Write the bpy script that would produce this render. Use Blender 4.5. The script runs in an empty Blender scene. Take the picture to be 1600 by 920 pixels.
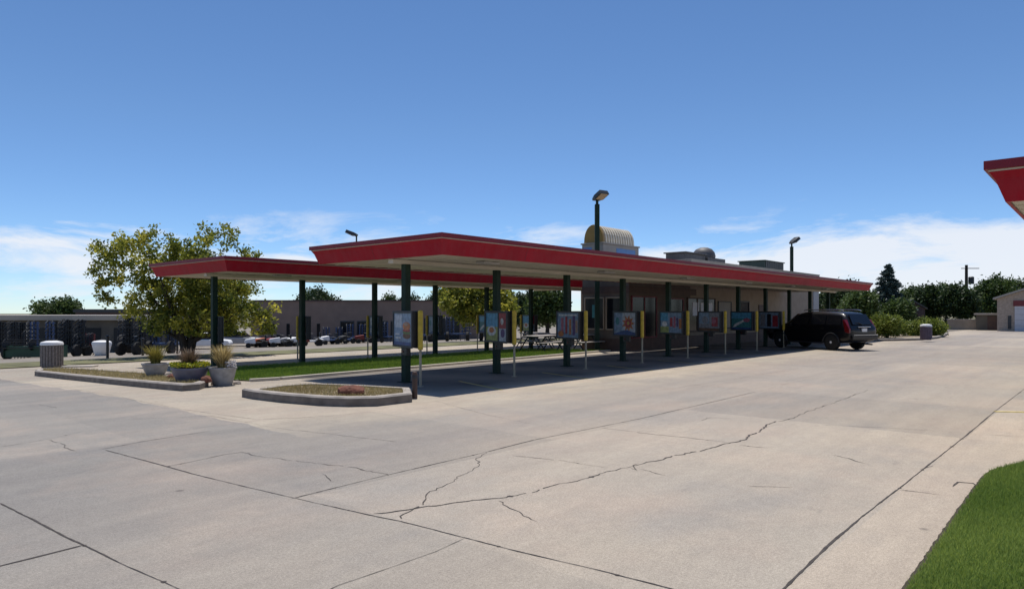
import bpy, bmesh, math, random
import numpy as np
from mathutils import Vector, Matrix, Euler

random.seed(7)
C = bpy.context.scene.collection
PI = math.pi
R = math.radians

# ------------------------------------------------------------------ frames
# camera stands at the origin, 1.75 m up, looking along +Y.
F, H, CX, HY = 1080.0, 1.75, 800.0, 487.0
TH = R(41.2)
US, UC = math.sin(TH), math.cos(TH)
RZ = PI / 2 - TH                       # local x = along the drive-in rows (u), local y = across them (v)

def uv2w(u, v):
    return (US * u - UC * v, UC * u + US * v)
def w2uv(x, y):
    return (US * x + UC * y, -UC * x + US * y)

SL = [(-1e4, 0), (15.5, 0), (22.5, -.18), (33, -.30), (60, -1.6), (1e4, -1.6)]
def gzv(v):
    for (a, za), (b, zb) in zip(SL, SL[1:]):
        if v <= b:
            return za + (zb - za) * (v - a) / (b - a)
    return SL[-1][1]
def gz(x, y):
    return gzv(w2uv(x, y)[1])
def gp(px, py, h=0.0):
    """ground point (plus height h) seen at a photograph position"""
    z = 0.0
    for _ in range(40):
        Y = (H - z - h) * F / (py - HY)
        X = (px - CX) / F * Y
        z = .5 * z + .5 * gz(X, Y)
    return X, Y, gz(X, Y)
def guv(px, py, h=0.0):
    x, y, z = gp(px, py, h)
    return w2uv(x, y)
def at(px, Y):
    return (px - CX) / F * Y

# ------------------------------------------------------------------ materials
def nt(m):
    m.use_nodes = True
    return m.node_tree.nodes, m.node_tree.links
def mat(name, col, rough=.6, metal=0.0, var=.15, scale=6.0, bump=0.0, bscale=40.0, spec=.5, coat=0.0):
    m = bpy.data.materials.new(name)
    N, L = nt(m)
    b = N['Principled BSDF']
    b.inputs['Roughness'].default_value = rough
    b.inputs['Metallic'].default_value = metal
    b.inputs['Specular IOR Level'].default_value = spec
    if coat:
        b.inputs['Coat Weight'].default_value = coat
        b.inputs['Coat Roughness'].default_value = .06
    tc = N.new('ShaderNodeTexCoord')
    n = N.new('ShaderNodeTexNoise'); n.inputs['Scale'].default_value = scale; n.inputs['Detail'].default_value = 6
    L.new(tc.outputs['Object'], n.inputs['Vector'])
    r = N.new('ShaderNodeValToRGB')
    r.color_ramp.elements[0].position = .3; r.color_ramp.elements[1].position = .7
    r.color_ramp.elements[0].color = tuple(c * (1 - var) for c in col) + (1,)
    r.color_ramp.elements[1].color = tuple(min(1, c * (1 + var)) for c in col) + (1,)
    L.new(n.outputs['Fac'], r.inputs['Fac'])
    L.new(r.outputs['Color'], b.inputs['Base Color'])
    if bump:
        n2 = N.new('ShaderNodeTexNoise'); n2.inputs['Scale'].default_value = bscale; n2.inputs['Detail'].default_value = 5
        L.new(tc.outputs['Object'], n2.inputs['Vector'])
        bp = N.new('ShaderNodeBump'); bp.inputs['Strength'].default_value = bump; bp.inputs['Distance'].default_value = .02
        L.new(n2.outputs['Fac'], bp.inputs['Height']); L.new(bp.outputs['Normal'], b.inputs['Normal'])
    return m

def leafmat(name, c1, c2, trans=.35, rough=.55, mid=None):
    m = bpy.data.materials.new(name)
    N, L = nt(m)
    b = N['Principled BSDF']; out = N['Material Output']
    b.inputs['Roughness'].default_value = rough
    b.inputs['Specular IOR Level'].default_value = .3
    a = N.new('ShaderNodeAttribute'); a.attribute_name = 'tint'
    r = N.new('ShaderNodeValToRGB')
    r.color_ramp.elements[0].color = c1 + (1,); r.color_ramp.elements[1].color = c2 + (1,)
    if mid:
        e = r.color_ramp.elements.new(.55); e.color = mid + (1,)
    L.new(a.outputs['Fac'], r.inputs['Fac']); L.new(r.outputs['Color'], b.inputs['Base Color'])
    t = N.new('ShaderNodeBsdfTranslucent'); L.new(r.outputs['Color'], t.inputs['Color'])
    mx = N.new('ShaderNodeMixShader'); mx.inputs['Fac'].default_value = trans
    L.new(b.outputs[0], mx.inputs[1]); L.new(t.outputs[0], mx.inputs[2]); L.new(mx.outputs[0], out.inputs['Surface'])
    return m

M = {}
M['red'] = mat('fascia red', (.34, .004, .018), .55, var=.14, scale=1.2, bump=.06, bscale=3, spec=.2)
def weather(m):
    N, L = nt(m); b = N['Principled BSDF']; src = b.inputs['Base Color'].links[0].from_socket
    tc = N.new('ShaderNodeTexCoord'); mp = N.new('ShaderNodeMapping'); mp.inputs['Scale'].default_value = (3.0, 3.0, .5); L.new(tc.outputs['Object'], mp.inputs[0])
    n = N.new('ShaderNodeTexNoise'); n.inputs['Scale'].default_value = 2.2; n.inputs['Detail'].default_value = 7; n.inputs['Roughness'].default_value = .7; L.new(mp.outputs[0], n.inputs['Vector'])
    rp = N.new('ShaderNodeValToRGB'); rp.color_ramp.elements[0].position = .40; rp.color_ramp.elements[1].position = .75
    rp.color_ramp.elements[0].color = (0, 0, 0, 1); rp.color_ramp.elements[1].color = (.45, .45, .45, 1); L.new(n.outputs['Fac'], rp.inputs['Fac'])
    mx = N.new('ShaderNodeMix'); mx.data_type = 'RGBA'; L.new(rp.outputs['Color'], mx.inputs['Factor']); L.new(src, mx.inputs[6]); mx.inputs[7].default_value = (.30, .05, .06, 1)
    L.new(mx.outputs[2], b.inputs['Base Color'])
weather(M['red'])
M['darkred'] = mat('lip dark red', (.20, .003, .014), .55, var=.15, scale=1.5)
M['stripe'] = mat('trim cream', (.42, .36, .31), .5, var=.1)
M['soffit'] = mat('soffit cream', (.52, .48, .40), .6, var=.10, scale=.8, bump=.1, bscale=2)
M['deck'] = mat('roof deck', (.42, .40, .37), .8, var=.2, scale=1)
M['green'] = mat('post green', (.010, .028, .017), .6, spec=.25, var=.25, scale=5)
M['blackmetal'] = mat('black metal', (.012, .012, .014), .45, var=.2)
M['darkmetal'] = mat('dark metal', (.03, .033, .036), .5, var=.25, scale=3)
M['alloy'] = mat('alloy', (.75, .75, .76), .5, .0, var=.05)
M['chrome'] = mat('chrome', (.6, .6, .62), .22, 1.0, var=.05)
M['yellow'] = mat('guard yellow', (.55, .38, .03), .55, var=.2, scale=9)
M['polegrey'] = mat('pole cream', (.36, .31, .22), .55, var=.2, scale=8)
M['kerbface'] = mat('kerb face shaded', (.17, .145, .125), .9, var=.3, scale=5, bump=.35, bscale=60)  # kerb concrete darkened: shade of the upright faces put into the colour
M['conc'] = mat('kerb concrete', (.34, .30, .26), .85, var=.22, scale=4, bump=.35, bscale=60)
M['soil'] = mat('bed soil', (.27, .215, .15), .95, var=.4, scale=7, bump=.6, bscale=25)
M['rock'] = mat('red rock', (.17, .06, .035), .85, var=.4, scale=7, bump=.6, bscale=14)
M['stone'] = mat('grey rock', (.28, .24, .21), .85, var=.35, scale=9, bump=.5, bscale=20)
M['bark'] = mat('bark', (.045, .034, .026), .9, var=.35, scale=9, bump=.6, bscale=25)
M['pot'] = mat('pot concrete', (.32, .31, .30), .75, var=.2, scale=7, bump=.25, bscale=50)
M['potblue'] = mat('pot blue', (.10, .105, .15), .45, var=.2, scale=6)
M['tan'] = mat('wall tan', (.33, .26, .19), .85, var=.12, scale=2, bump=.2, bscale=30)
M['brown'] = mat('trim brown', (.085, .045, .030), .6, var=.2, scale=4)
M['maroon'] = mat('frame maroon', (.15, .018, .022), .5, var=.2)
M['parapet'] = mat('parapet grey', (.33, .305, .27), .8, var=.1, scale=1.5)
M['lightgrey'] = mat('panel grey', (.36, .355, .35), .6, var=.08, scale=2)
M['glass'] = mat('dark glass', (.010, .011, .014), .12, var=.2, scale=2, spec=.18)
M['shadewall'] = mat('wall tan shaded', (.125, .096, .074), .85, var=.15, scale=2, bump=.2, bscale=30)  # darker copy of the tan wall, canopy shade put into its colour
M['white'] = mat('white paint', (.78, .77, .75), .5, var=.06, scale=3)
M['paper'] = mat('paper', (.75, .76, .80), .7, var=.05)
M['gold'] = mat('tower gold', (.28, .165, .03), .5, .05, var=.15, scale=3)
M['ribs'] = mat('tower ribs', (.70, .62, .48), .55, 0, var=.12, scale=3)
M['ribgap'] = mat('tower rib gap', (.38, .30, .19), .6, var=.12)
M['bluepanel'] = mat('tower blue', (.10, .24, .50), .45, var=.15, scale=3)
M['hvac'] = mat('vent grey', (.10, .095, .095), .6, .3, var=.25, scale=3)
M['hvacgreen'] = mat('unit green', (.035, .06, .05), .6, var=.2, scale=2)
M['carblack'] = mat('car black', (.0035, .0035, .005), .35, var=.1, coat=.25, spec=.3)
M['carglass'] = mat('car glass', (.006, .007, .010), .05, var=.1)
M['tyre'] = mat('tyre', (.010, .010, .010), .85, var=.3, scale=20)
M['taillight'] = mat('tail light', (.14, .003, .006), .2, var=.2, scale=8)
M['plastic'] = mat('dark plastic', (.02, .02, .022), .6, var=.2)
M['wood'] = mat('bench slats', (.42, .38, .34), .6, var=.2, scale=6)
M['barrel'] = mat('barrel aggregate', (.20, .175, .16), .85, var=.3, scale=18, bump=.4, bscale=60)
M['shed'] = mat('shed wall', (.11, .098, .078), .8, var=.2, scale=1)
M['brick'] = mat('far brick', (.215, .155, .125), .85, var=.12, scale=.8, bump=.15, bscale=6)
M['roofpale'] = mat('pale metal roof', (.40, .345, .275), .5, var=.12, scale=.7)
M['agrigreen'] = mat('machine green', (.008, .05, .025), .5, var=.3, scale=2)
M['agridark'] = mat('machine dark', (.012, .013, .014), .6, var=.4, scale=2)
M['agrired'] = mat('machine red', (.20, .02, .015), .45, var=.2)
M['agriorange'] = mat('machine orange', (.45, .11, .02), .45, var=.2)
M['agriblue'] = mat('machine blue', (.05, .09, .20), .5, var=.2)
M['wallbeige'] = mat('house brick', (.36, .29, .23), .85, var=.2, scale=6, bump=.2, bscale=20)
M['door'] = mat('garage door', (.50, .50, .53), .5, var=.06)
M['barrelpurple'] = mat('barrel mauve', (.13, .10, .13), .7, var=.2)
M['yellowline'] = mat('yellow road paint', (.50, .40, .12), .75, var=.3, scale=12)
M['skinred'] = mat('far house brown', (.09, .06, .055), .8, var=.2)
M['crack'] = mat('joint dark', (.06, .050, .044), .95, var=.4, scale=14)
M['teal'] = mat('teal print', (.03, .16, .17), .5, var=.2)
M['lens'] = mat('lamp lens', (.40, .28, .16), .3, var=.3, scale=10)

M['leaf_gold'] = leafmat('yellowing leaf', (.026, .058, .010), (.66, .58, .09), .50, mid=(.24, .26, .04))
M['leaf_green'] = leafmat('green leaf', (.018, .044, .012), (.12, .17, .04), .3)
M['leaf_dark'] = leafmat('dark leaf', (.012, .028, .010), (.065, .10, .028), .25)
M['leaf_bush'] = leafmat('bush leaf', (.040, .085, .014), (.32, .35, .055), .35)
M['needle'] = leafmat('spruce needle', (.022, .040, .034), (.085, .13, .115), .10)
M['blade'] = leafmat('lawn blade', (.13, .22, .035), (.39, .47, .11), .42)
M['blade2'] = leafmat('strip blade', (.085, .165, .02), (.28, .36, .055), .38)
M['straw'] = leafmat('dry blade', (.22, .17, .07), (.48, .40, .18), .3)
M['strawgrass'] = leafmat('straw grass', (.24, .17, .06), (.62, .50, .24), .35)
M['olivegrass'] = leafmat('olive grass', (.11, .11, .02), (.38, .31, .07), .35)
M['plumgrass'] = leafmat('plum grass', (.08, .06, .035), (.22, .14, .09), .25)
M['flower'] = leafmat('yellow green bloom', (.13, .20, .015), (.55, .48, .03), .3)
M['whitebloom'] = leafmat('white bloom', (.6, .55, .58), (.8, .8, .8), .2)

# ------------------------------------------------------------------ mesh collector
class MB:
    def __init__(s):
        s.v = []; s.f = []; s.m = []
    def add(s, vs, fs, mi=0):
        o = len(s.v); s.v += [tuple(p) for p in vs]
        for f in fs:
            s.f.append(tuple(i + o for i in f)); s.m.append(mi)
        return s
    def box(s, c, d, rot=None, mi=0):
        x, y, z = d[0] / 2, d[1] / 2, d[2] / 2
        vs = [Vector(p) for p in ((-x, -y, -z), (x, -y, -z), (x, y, -z), (-x, y, -z), (-x, -y, z), (x, -y, z), (x, y, z), (-x, y, z))]
        if rot is not None:
            q = rot if isinstance(rot, Matrix) else Euler(rot).to_matrix()
            vs = [q @ p for p in vs]
        vs = [p + Vector(c) for p in vs]
        return s.add(vs, [(0, 3, 2, 1), (4, 5, 6, 7), (0, 1, 5, 4), (1, 2, 6, 5), (2, 3, 7, 6), (3, 0, 4, 7)], mi)
    def bb(s, x0, x1, y0, y1, z0, z1, mi=0):
        return s.box(((x0 + x1) / 2, (y0 + y1) / 2, (z0 + z1) / 2), (x1 - x0, y1 - y0, z1 - z0), None, mi)
    def prism(s, poly, z0, z1, mi=0, axis='z'):
        n = len(poly)
        def P(a, b, z):
            return (a, b, z) if axis == 'z' else ((a, z, b) if axis == 'y' else (z, a, b))
        vs = [P(a, b, z0) for a, b in poly] + [P(a, b, z1) for a, b in poly]
        fs = [tuple(reversed(range(n))), tuple(range(n, 2 * n))] + [(i, (i + 1) % n, n + (i + 1) % n, n + i) for i in range(n)]
        return s.add(vs, fs, mi)
    def tube(s, pts, rad, n=8, mi=0, cap=True):
        pts = [Vector(p) for p in pts]
        if not isinstance(rad, (list, tuple)): rad = [rad] * len(pts)
        vs = []; fs = []
        for i, p in enumerate(pts):
            d = (pts[min(i + 1, len(pts) - 1)] - pts[max(i - 1, 0)]).normalized()
            a = d.cross(Vector((0, 0, 1)))
            if a.length < 1e-3: a = Vector((1, 0, 0))
            a.normalize(); b = d.cross(a)
            for k in range(n):
                t = 2 * PI * k / n
                vs.append(p + (a * math.cos(t) + b * math.sin(t)) * rad[i])
        for i in range(len(pts) - 1):
            for k in range(n):
                k2 = (k + 1) % n
                fs.append((i * n + k, i * n + k2, (i + 1) * n + k2, (i + 1) * n + k))
        if cap:
            fs.append(tuple(range(n))); fs.append(tuple(reversed(range((len(pts) - 1) * n, len(pts) * n))))
        return s.add(vs, fs, mi)
    def lathe(s, prof, c=(0, 0, 0), n=24, mi=0, axis='z'):
        vs = []; fs = []
        for r, z in prof:
            for k in range(n):
                t = 2 * PI * k / n
                a, b = r * math.cos(t), r * math.sin(t)
                p = (a, b, z) if axis == 'z' else ((z, a, b) if axis == 'x' else (a, z, b))
                vs.append((p[0] + c[0], p[1] + c[1], p[2] + c[2]))
        for i in range(len(prof) - 1):
            for k in range(n):
                k2 = (k + 1) % n
                fs.append((i * n + k, i * n + k2, (i + 1) * n + k2, (i + 1) * n + k))
        if prof[0][0] > 1e-4: fs.append(tuple(reversed(range(n))))
        if prof[-1][0] > 1e-4: fs.append(tuple(range((len(prof) - 1) * n, len(prof) * n)))
        return s.add(vs, fs, mi)
    def build(s, name, mats, parent=None, smooth=False, bevel=0.0, loc=None, rz=0.0, seg=2):
        me = bpy.data.meshes.new(name)
        me.from_pydata(s.v, [], s.f)
        if not isinstance(mats, (list, tuple)): mats = [mats]
        for m in mats: me.materials.append(m)
        me.polygons.foreach_set('material_index', s.m)
        bm = bmesh.new(); bm.from_mesh(me)
        bmesh.ops.recalc_face_normals(bm, faces=bm.faces)
        bm.to_mesh(me); bm.free()
        o = bpy.data.objects.new(name, me); C.objects.link(o)
        if parent: o.parent = parent
        if loc is not None: o.location = loc
        if rz: o.rotation_euler = (0, 0, rz)
        if smooth:
            me.polygons.foreach_set('use_smooth', [True] * len(me.polygons))
            try:
                me.set_sharp_from_angle(angle=R(40))
            except Exception:
                pass
        if bevel:
            b = o.modifiers.new('bevel', 'BEVEL'); b.width = bevel; b.segments = seg; b.limit_method = 'ANGLE'; b.angle_limit = R(40)
        return o

LAB = {}
def tag(o, label, cat, group=None):
    o['label'] = label; o['category'] = cat
    if group: o['group'] = group
    return o
def thing(name, label, cat, loc=(0, 0, 0), rz=0.0, group=None):
    o = bpy.data.objects.new(name, None); C.objects.link(o)
    o.empty_display_size = .3
    o.location = loc; o.rotation_euler = (0, 0, rz)
    return tag(o, label, cat, group)
def struct(o, kind='structure'):
    o['kind'] = kind
    return o
def dup(root, loc, rz, label, group=None):
    r = root.copy(); C.objects.link(r)
    r.location = loc; r.rotation_euler = (0, 0, rz); r['label'] = label
    if group: r['group'] = group
    def rec(src, dst):
        for ch in list(src.children):
            c = ch.copy(); C.objects.link(c); c.parent = dst
            rec(ch, c)
    rec(root, r)
    return r

# ------------------------------------------------------------------ leaf clouds and blades (numpy)
def leaf_object(name, P, size, material, parent, seed, tint=None, flat=.0, aspect=.55):
    """one leaf-shaped quad at every point of P"""
    g = np.random.default_rng(seed)
    n = len(P)
    a = g.normal(size=(n, 3)); a[:, 2] *= (1 - flat); a /= np.linalg.norm(a, axis=1, keepdims=True) + 1e-9
    b = g.normal(size=(n, 3)); b -= a * np.sum(a * b, axis=1, keepdims=True); b /= np.linalg.norm(b, axis=1, keepdims=True) + 1e-9
    s = (size * g.uniform(.6, 1.35, n))[:, None]
    V = np.stack([P - a * s * .5, P + b * s * aspect * .5, P + a * s * .5, P - b * s * aspect * .5], axis=1).reshape(-1, 3)
    if tint is None: tint = g.uniform(0, 1, n)
    return quads_object(name, V, tint, material, parent)
def quads_object(name, V, tint, material, parent, k=4):
    n = len(V) // k
    me = bpy.data.meshes.new(name)
    me.vertices.add(len(V)); me.vertices.foreach_set('co', V.astype(np.float32).ravel())
    me.loops.add(n * k); me.loops.foreach_set('vertex_index', np.arange(n * k, dtype=np.int32))
    me.polygons.add(n); me.polygons.foreach_set('loop_start', np.arange(0, n * k, k, dtype=np.int32))
    me.update(calc_edges=True)
    at_ = me.attributes.new('tint', 'FLOAT', 'POINT')
    at_.data.foreach_set('value', np.repeat(np.clip(tint, 0, 1), k).astype(np.float32))
    me.materials.append(material)
    o = bpy.data.objects.new(name, me); C.objects.link(o)
    if parent: o.parent = parent
    return o
def crown_points(blobs, ncl, per, spread, seed, shell=.45):
    """clumps of leaves spread through the volume of several ellipsoids; returns points and a clump-wise tint"""
    g = np.random.default_rng(seed)
    B = np.array(blobs, float)
    w = B[:, 3] * B[:, 4] * B[:, 5]; w = w ** .8; w /= w.sum()
    idx = g.choice(len(B), ncl, p=w)
    d = g.normal(size=(ncl, 3)); d /= np.linalg.norm(d, axis=1, keepdims=True)
    r = g.uniform(shell, 1.0, ncl) ** .7
    cc = B[idx, :3] + d * r[:, None] * B[idx, 3:6]
    pts = np.repeat(cc, per, axis=0) + g.normal(size=(ncl * per, 3)) * spread
    t = np.repeat(g.uniform(0, 1, ncl), per) * .68 + g.uniform(0, 1, ncl * per) * .32
    return pts, t
def blades(poly_pts_sampler, n, h, w, seed, material, name, parent=None, lean=.5):
    g = np.random.default_rng(seed)
    P = poly_pts_sampler(g, n)
    n = len(P)
    ang = g.uniform(0, 2 * PI, n)
    hh = h * g.uniform(.5, 1.3, n)
    dx = np.stack([np.cos(ang), np.sin(ang), np.zeros(n)], 1) * (w / 2)
    la = g.uniform(0, 2 * PI, n); ll = g.uniform(.1, 1, n) * lean * hh
    tip = P + np.stack([np.cos(la) * ll, np.sin(la) * ll, hh], 1)
    V = np.stack([P - dx, P + dx, tip], 1).reshape(-1, 3)
    pt = .5 + .22 * np.sin(P[:, 0] * 2.1 + 1.3 * np.sin(P[:, 1] * 1.7)) + .2 * np.sin(P[:, 1] * 3.3 + 2 * np.sin(P[:, 0] * .9))
    return quads_object(name, V, .5 * g.uniform(0, 1, n) + .5 * pt, material, parent, 3)

def pip(poly, P):
    x, y = P[:, 0], P[:, 1]; ins = np.zeros(len(P), bool); n = len(poly)
    for i in range(n):
        x1, y1 = poly[i]; x2, y2 = poly[(i + 1) % n]
        c = ((y1 > y) != (y2 > y)) & (x < (x2 - x1) * (y - y1) / (y2 - y1 + 1e-12) + x1)
        ins ^= c
    return ins
def poly_sampler(poly, zf):
    A = np.array(poly)
    def f(g, n):
        P = g.uniform(A.min(0), A.max(0), (int(n * 1.0), 2))
        P = P[pip(poly, P)]
        return np.column_stack([P, np.array([zf(a, b) for a, b in P])])
    return f

# ================================================================== SETTING
# ground sheet to the horizon (built in the u,v frame)
def sheet(name, u0, u1, vs, dz, mats, nu=1):
    mb = MB()
    us = np.linspace(u0, u1, nu + 1)
    for i in range(nu):
        for va, vb in zip(vs, vs[1:]):
            mb.add([(us[i], va, gzv(va) + dz), (us[i + 1], va, gzv(va) + dz), (us[i + 1], vb, gzv(vb) + dz), (us[i], vb, gzv(vb) + dz)], [(0, 1, 2, 3)])
    return mb

M['dirt'] = mat('dry ground', (.15, .135, .075), .95, var=.4, scale=.25, bump=.3, bscale=4)
M['gravel'] = mat('yard gravel', (.22, .19, .155), .95, var=.3, scale=.6, bump=.3, bscale=8)
M['verge'] = mat('verge grass', (.13, .125, .055), .95, var=.45, scale=1.2, bump=.5, bscale=30)
o = sheet('ground', -1500, 1500, [-1500, 15.5, 22.5, 33, 60, 1500], -.03, None).build('ground', M['dirt'], rz=RZ); struct(o)

# concrete material of the drive-in lot
def concrete():
    m = bpy.data.materials.new('lot concrete'); N, L = nt(m)
    b = N['Principled BSDF']; b.inputs['Roughness'].default_value = .82; b.inputs['Specular IOR Level'].default_value = .3
    tc = N.new('ShaderNodeTexCoord'); OB = tc.outputs['Object']
    def noise(scale, detail=5, mp=None, rough=.55):
        n = N.new('ShaderNodeTexNoise'); n.inputs['Scale'].default_value = scale; n.inputs['Detail'].default_value = detail; n.inputs['Roughness'].default_value = rough
        if mp:
            k = N.new('ShaderNodeMapping'); k.inputs['Scale'].default_value = mp; L.new(OB, k.inputs['Vector']); L.new(k.outputs[0], n.inputs['Vector'])
        else: L.new(OB, n.inputs['Vector'])
        return n.outputs['Fac']
    def ramp(fac, a, b_, ca, cb):
        r = N.new('ShaderNodeValToRGB'); r.color_ramp.elements[0].position = a; r.color_ramp.elements[1].position = b_
        r.color_ramp.elements[0].color = tuple(ca) + (1,); r.color_ramp.elements[1].color = tuple(cb) + (1,)
        L.new(fac, r.inputs['Fac']); return r.outputs['Color']
    def math_(op, a, b_=None, clamp=False):
        k = N.new('ShaderNodeMath'); k.operation = op; k.use_clamp = clamp
        for i, x in enumerate((a, b_)):
            if x is None: continue
            if isinstance(x, (int, float)): k.inputs[i].default_value = x
            else: L.new(x, k.inputs[i])
        return k.outputs[0]
    def mix(f, a, b_, mode='MIX'):
        k = N.new('ShaderNodeMix'); k.data_type = 'RGBA'; k.blend_type = mode
        if isinstance(f, (int, float)): k.inputs['Factor'].default_value = f
        else: L.new(f, k.inputs['Factor'])
        for nm, x in ((6, a), (7, b_)):
            if isinstance(x, tuple): k.inputs[nm].default_value = x + (1,)
            else: L.new(x, k.inputs[nm])
        return k.outputs[2]
    sx = N.new('ShaderNodeSeparateXYZ'); L.new(OB, sx.inputs[0]); U, V = sx.outputs['X'], sx.outputs['Y']
    big = noise(.13, 3)
    base = ramp(big, .38, .62, (.360, .326, .276), (.435, .377, .298))
    # greyer trafficked lane, warmer towards the right and the kerbs
    lane = math_('SUBTRACT', 1.0, math_('ABSOLUTE', math_('DIVIDE', math_('SUBTRACT', V, 7.2), 5.0)), True)
    wob = noise(.5, 4, (.25, 1.6, 1))
    lane = math_('MULTIPLY', lane, math_('MULTIPLY', wob, 1.5), True)
    base = mix(math_('MULTIPLY', lane, .75), base, (.300, .275, .252))
    left = math_('MULTIPLY', math_('SUBTRACT', V, math_('MULTIPLY', U, .9)), .16, True)     # older grey pour on the left
    base = mix(math_('MULTIPLY', left, .80), base, (.232, .225, .211))
    # newer beige apron by the kerb beds and in front of the stalls
    edge = math_('MULTIPLY', math_('SUBTRACT', noise(.9, 4), .5), .5)
    ap = math_('MULTIPLY', math_('GREATER_THAN', math_('ADD', U, edge), 5.35), math_('MULTIPLY', math_('SUBTRACT', math_('ADD', V, math_('MULTIPLY', edge, 5.0)), 8.4), .9, True))
    base = mix(math_('MULTIPLY', ap, .72), base, ramp(noise(.7, 5), .35, .65, (.43, .372, .292), (.51, .45, .352)))
    gut = math_('MULTIPLY', math_('LESS_THAN', V, 1.58), math_('LESS_THAN', U, 17.0))
    base = mix(math_('MULTIPLY', gut, .7), base, (.48, .41, .325))
    pk = ramp(noise(.42, 5, None, .6), .48, .66, (0, 0, 0), (1, 1, 1)); base = mix(math_('MULTIPLY', pk, .42), base, (.44, .355, .285))
    gy = ramp(noise(.36, 5, (1, 1.6, 1), .62), .52, .68, (0, 0, 0), (1, 1, 1)); base = mix(math_('MULTIPLY', gy, .42), base, (.265, .258, .245))
    # slab to slab tone
    sl = N.new('ShaderNodeTexWhiteNoise'); sl.noise_dimensions = '2D'
    cb = N.new('ShaderNodeCombineXYZ')
    L.new(math_('FLOOR', math_('DIVIDE', math_('SUBTRACT', U, 3.72), 3.8)), cb.inputs[0]); L.new(math_('FLOOR', math_('DIVIDE', math_('SUBTRACT', V, 1.58), 4.2)), cb.inputs[1])
    L.new(cb.outputs[0], sl.inputs['Vector'])
    base = mix(.34, base, mix(1.0, base, ramp(sl.outputs['Value'], 0, 1, (.62, .62, .64), (1.25, 1.2, 1.15)), 'MULTIPLY'))
    # wheel-worn streaks along the lane, mottling, aggregate grain at three sizes
    base = mix(.6, base, mix(1.0, base, ramp(noise(1.0, 5, (.07, 1.7, 1), .6), .34, .68, (.86, .85, .86), (1.08, 1.08, 1.07)), 'MULTIPLY'))
    base = mix(.45, base, mix(1.0, base, ramp(noise(1.9, 8, (.8, 1.3, 1), .72), .3, .72, (.82, .81, .82), (1.13, 1.12, 1.10)), 'MULTIPLY'))
    base = mix(.6, base, mix(1.0, base, ramp(noise(9, 8, None, .8), .32, .68, (.82, .81, .80), (1.13, 1.12, 1.11)), 'MULTIPLY'))
    base = mix(.75, base, mix(1.0, base, ramp(noise(48, 3, None, .8), .36, .64, (.76, .75, .74), (1.17, 1.17, 1.16)), 'MULTIPLY'))
    base = mix(.9, base, mix(1.0, base, ramp(noise(150, 2, None, .8), .38, .62, (.72, .71, .70), (1.18, 1.18, 1.18)), 'MULTIPLY'))
    st = ramp(noise(2.3, 6, (.8, 1.4, 1), .6), .66, .76, (0, 0, 0), (1, 1, 1))
    base = mix(math_('MULTIPLY', st, .40), base, (.15, .135, .125))
    vo = N.new('ShaderNodeTexVoronoi'); vo.inputs['Scale'].default_value = .9; L.new(OB, vo.inputs['Vector'])
    dots = ramp(vo.outputs['Distance'], .025, .05, (1, 1, 1), (0, 0, 0))
    base = mix(math_('MULTIPLY', dots, .55), base, (.06, .05, .045))
    # canopy shade painted into the stall concrete, blotchy within each bay
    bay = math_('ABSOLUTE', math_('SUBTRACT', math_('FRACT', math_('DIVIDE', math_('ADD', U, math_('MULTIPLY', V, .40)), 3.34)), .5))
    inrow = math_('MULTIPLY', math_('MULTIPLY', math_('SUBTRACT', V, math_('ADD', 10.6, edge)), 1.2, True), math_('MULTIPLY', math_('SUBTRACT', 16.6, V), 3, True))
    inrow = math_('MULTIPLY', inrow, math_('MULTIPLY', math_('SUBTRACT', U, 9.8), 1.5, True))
    stall_shade = math_('MULTIPLY', inrow, math_('ADD', .55, math_('MULTIPLY', math_('MULTIPLY', noise(1.3, 6), bay), 1.2)), True)
    base = mix(stall_shade, base, (.060, .056, .058))
    L.new(base, b.inputs['Base Color'])
    bp = N.new('ShaderNodeBump'); bp.inputs['Strength'].default_value = .25; bp.inputs['Distance'].default_value = .01
    L.new(noise(70, 5), bp.inputs['Height']); L.new(bp.outputs['Normal'], b.inputs['Normal'])
    return m
M['lot'] = concrete()

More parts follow.
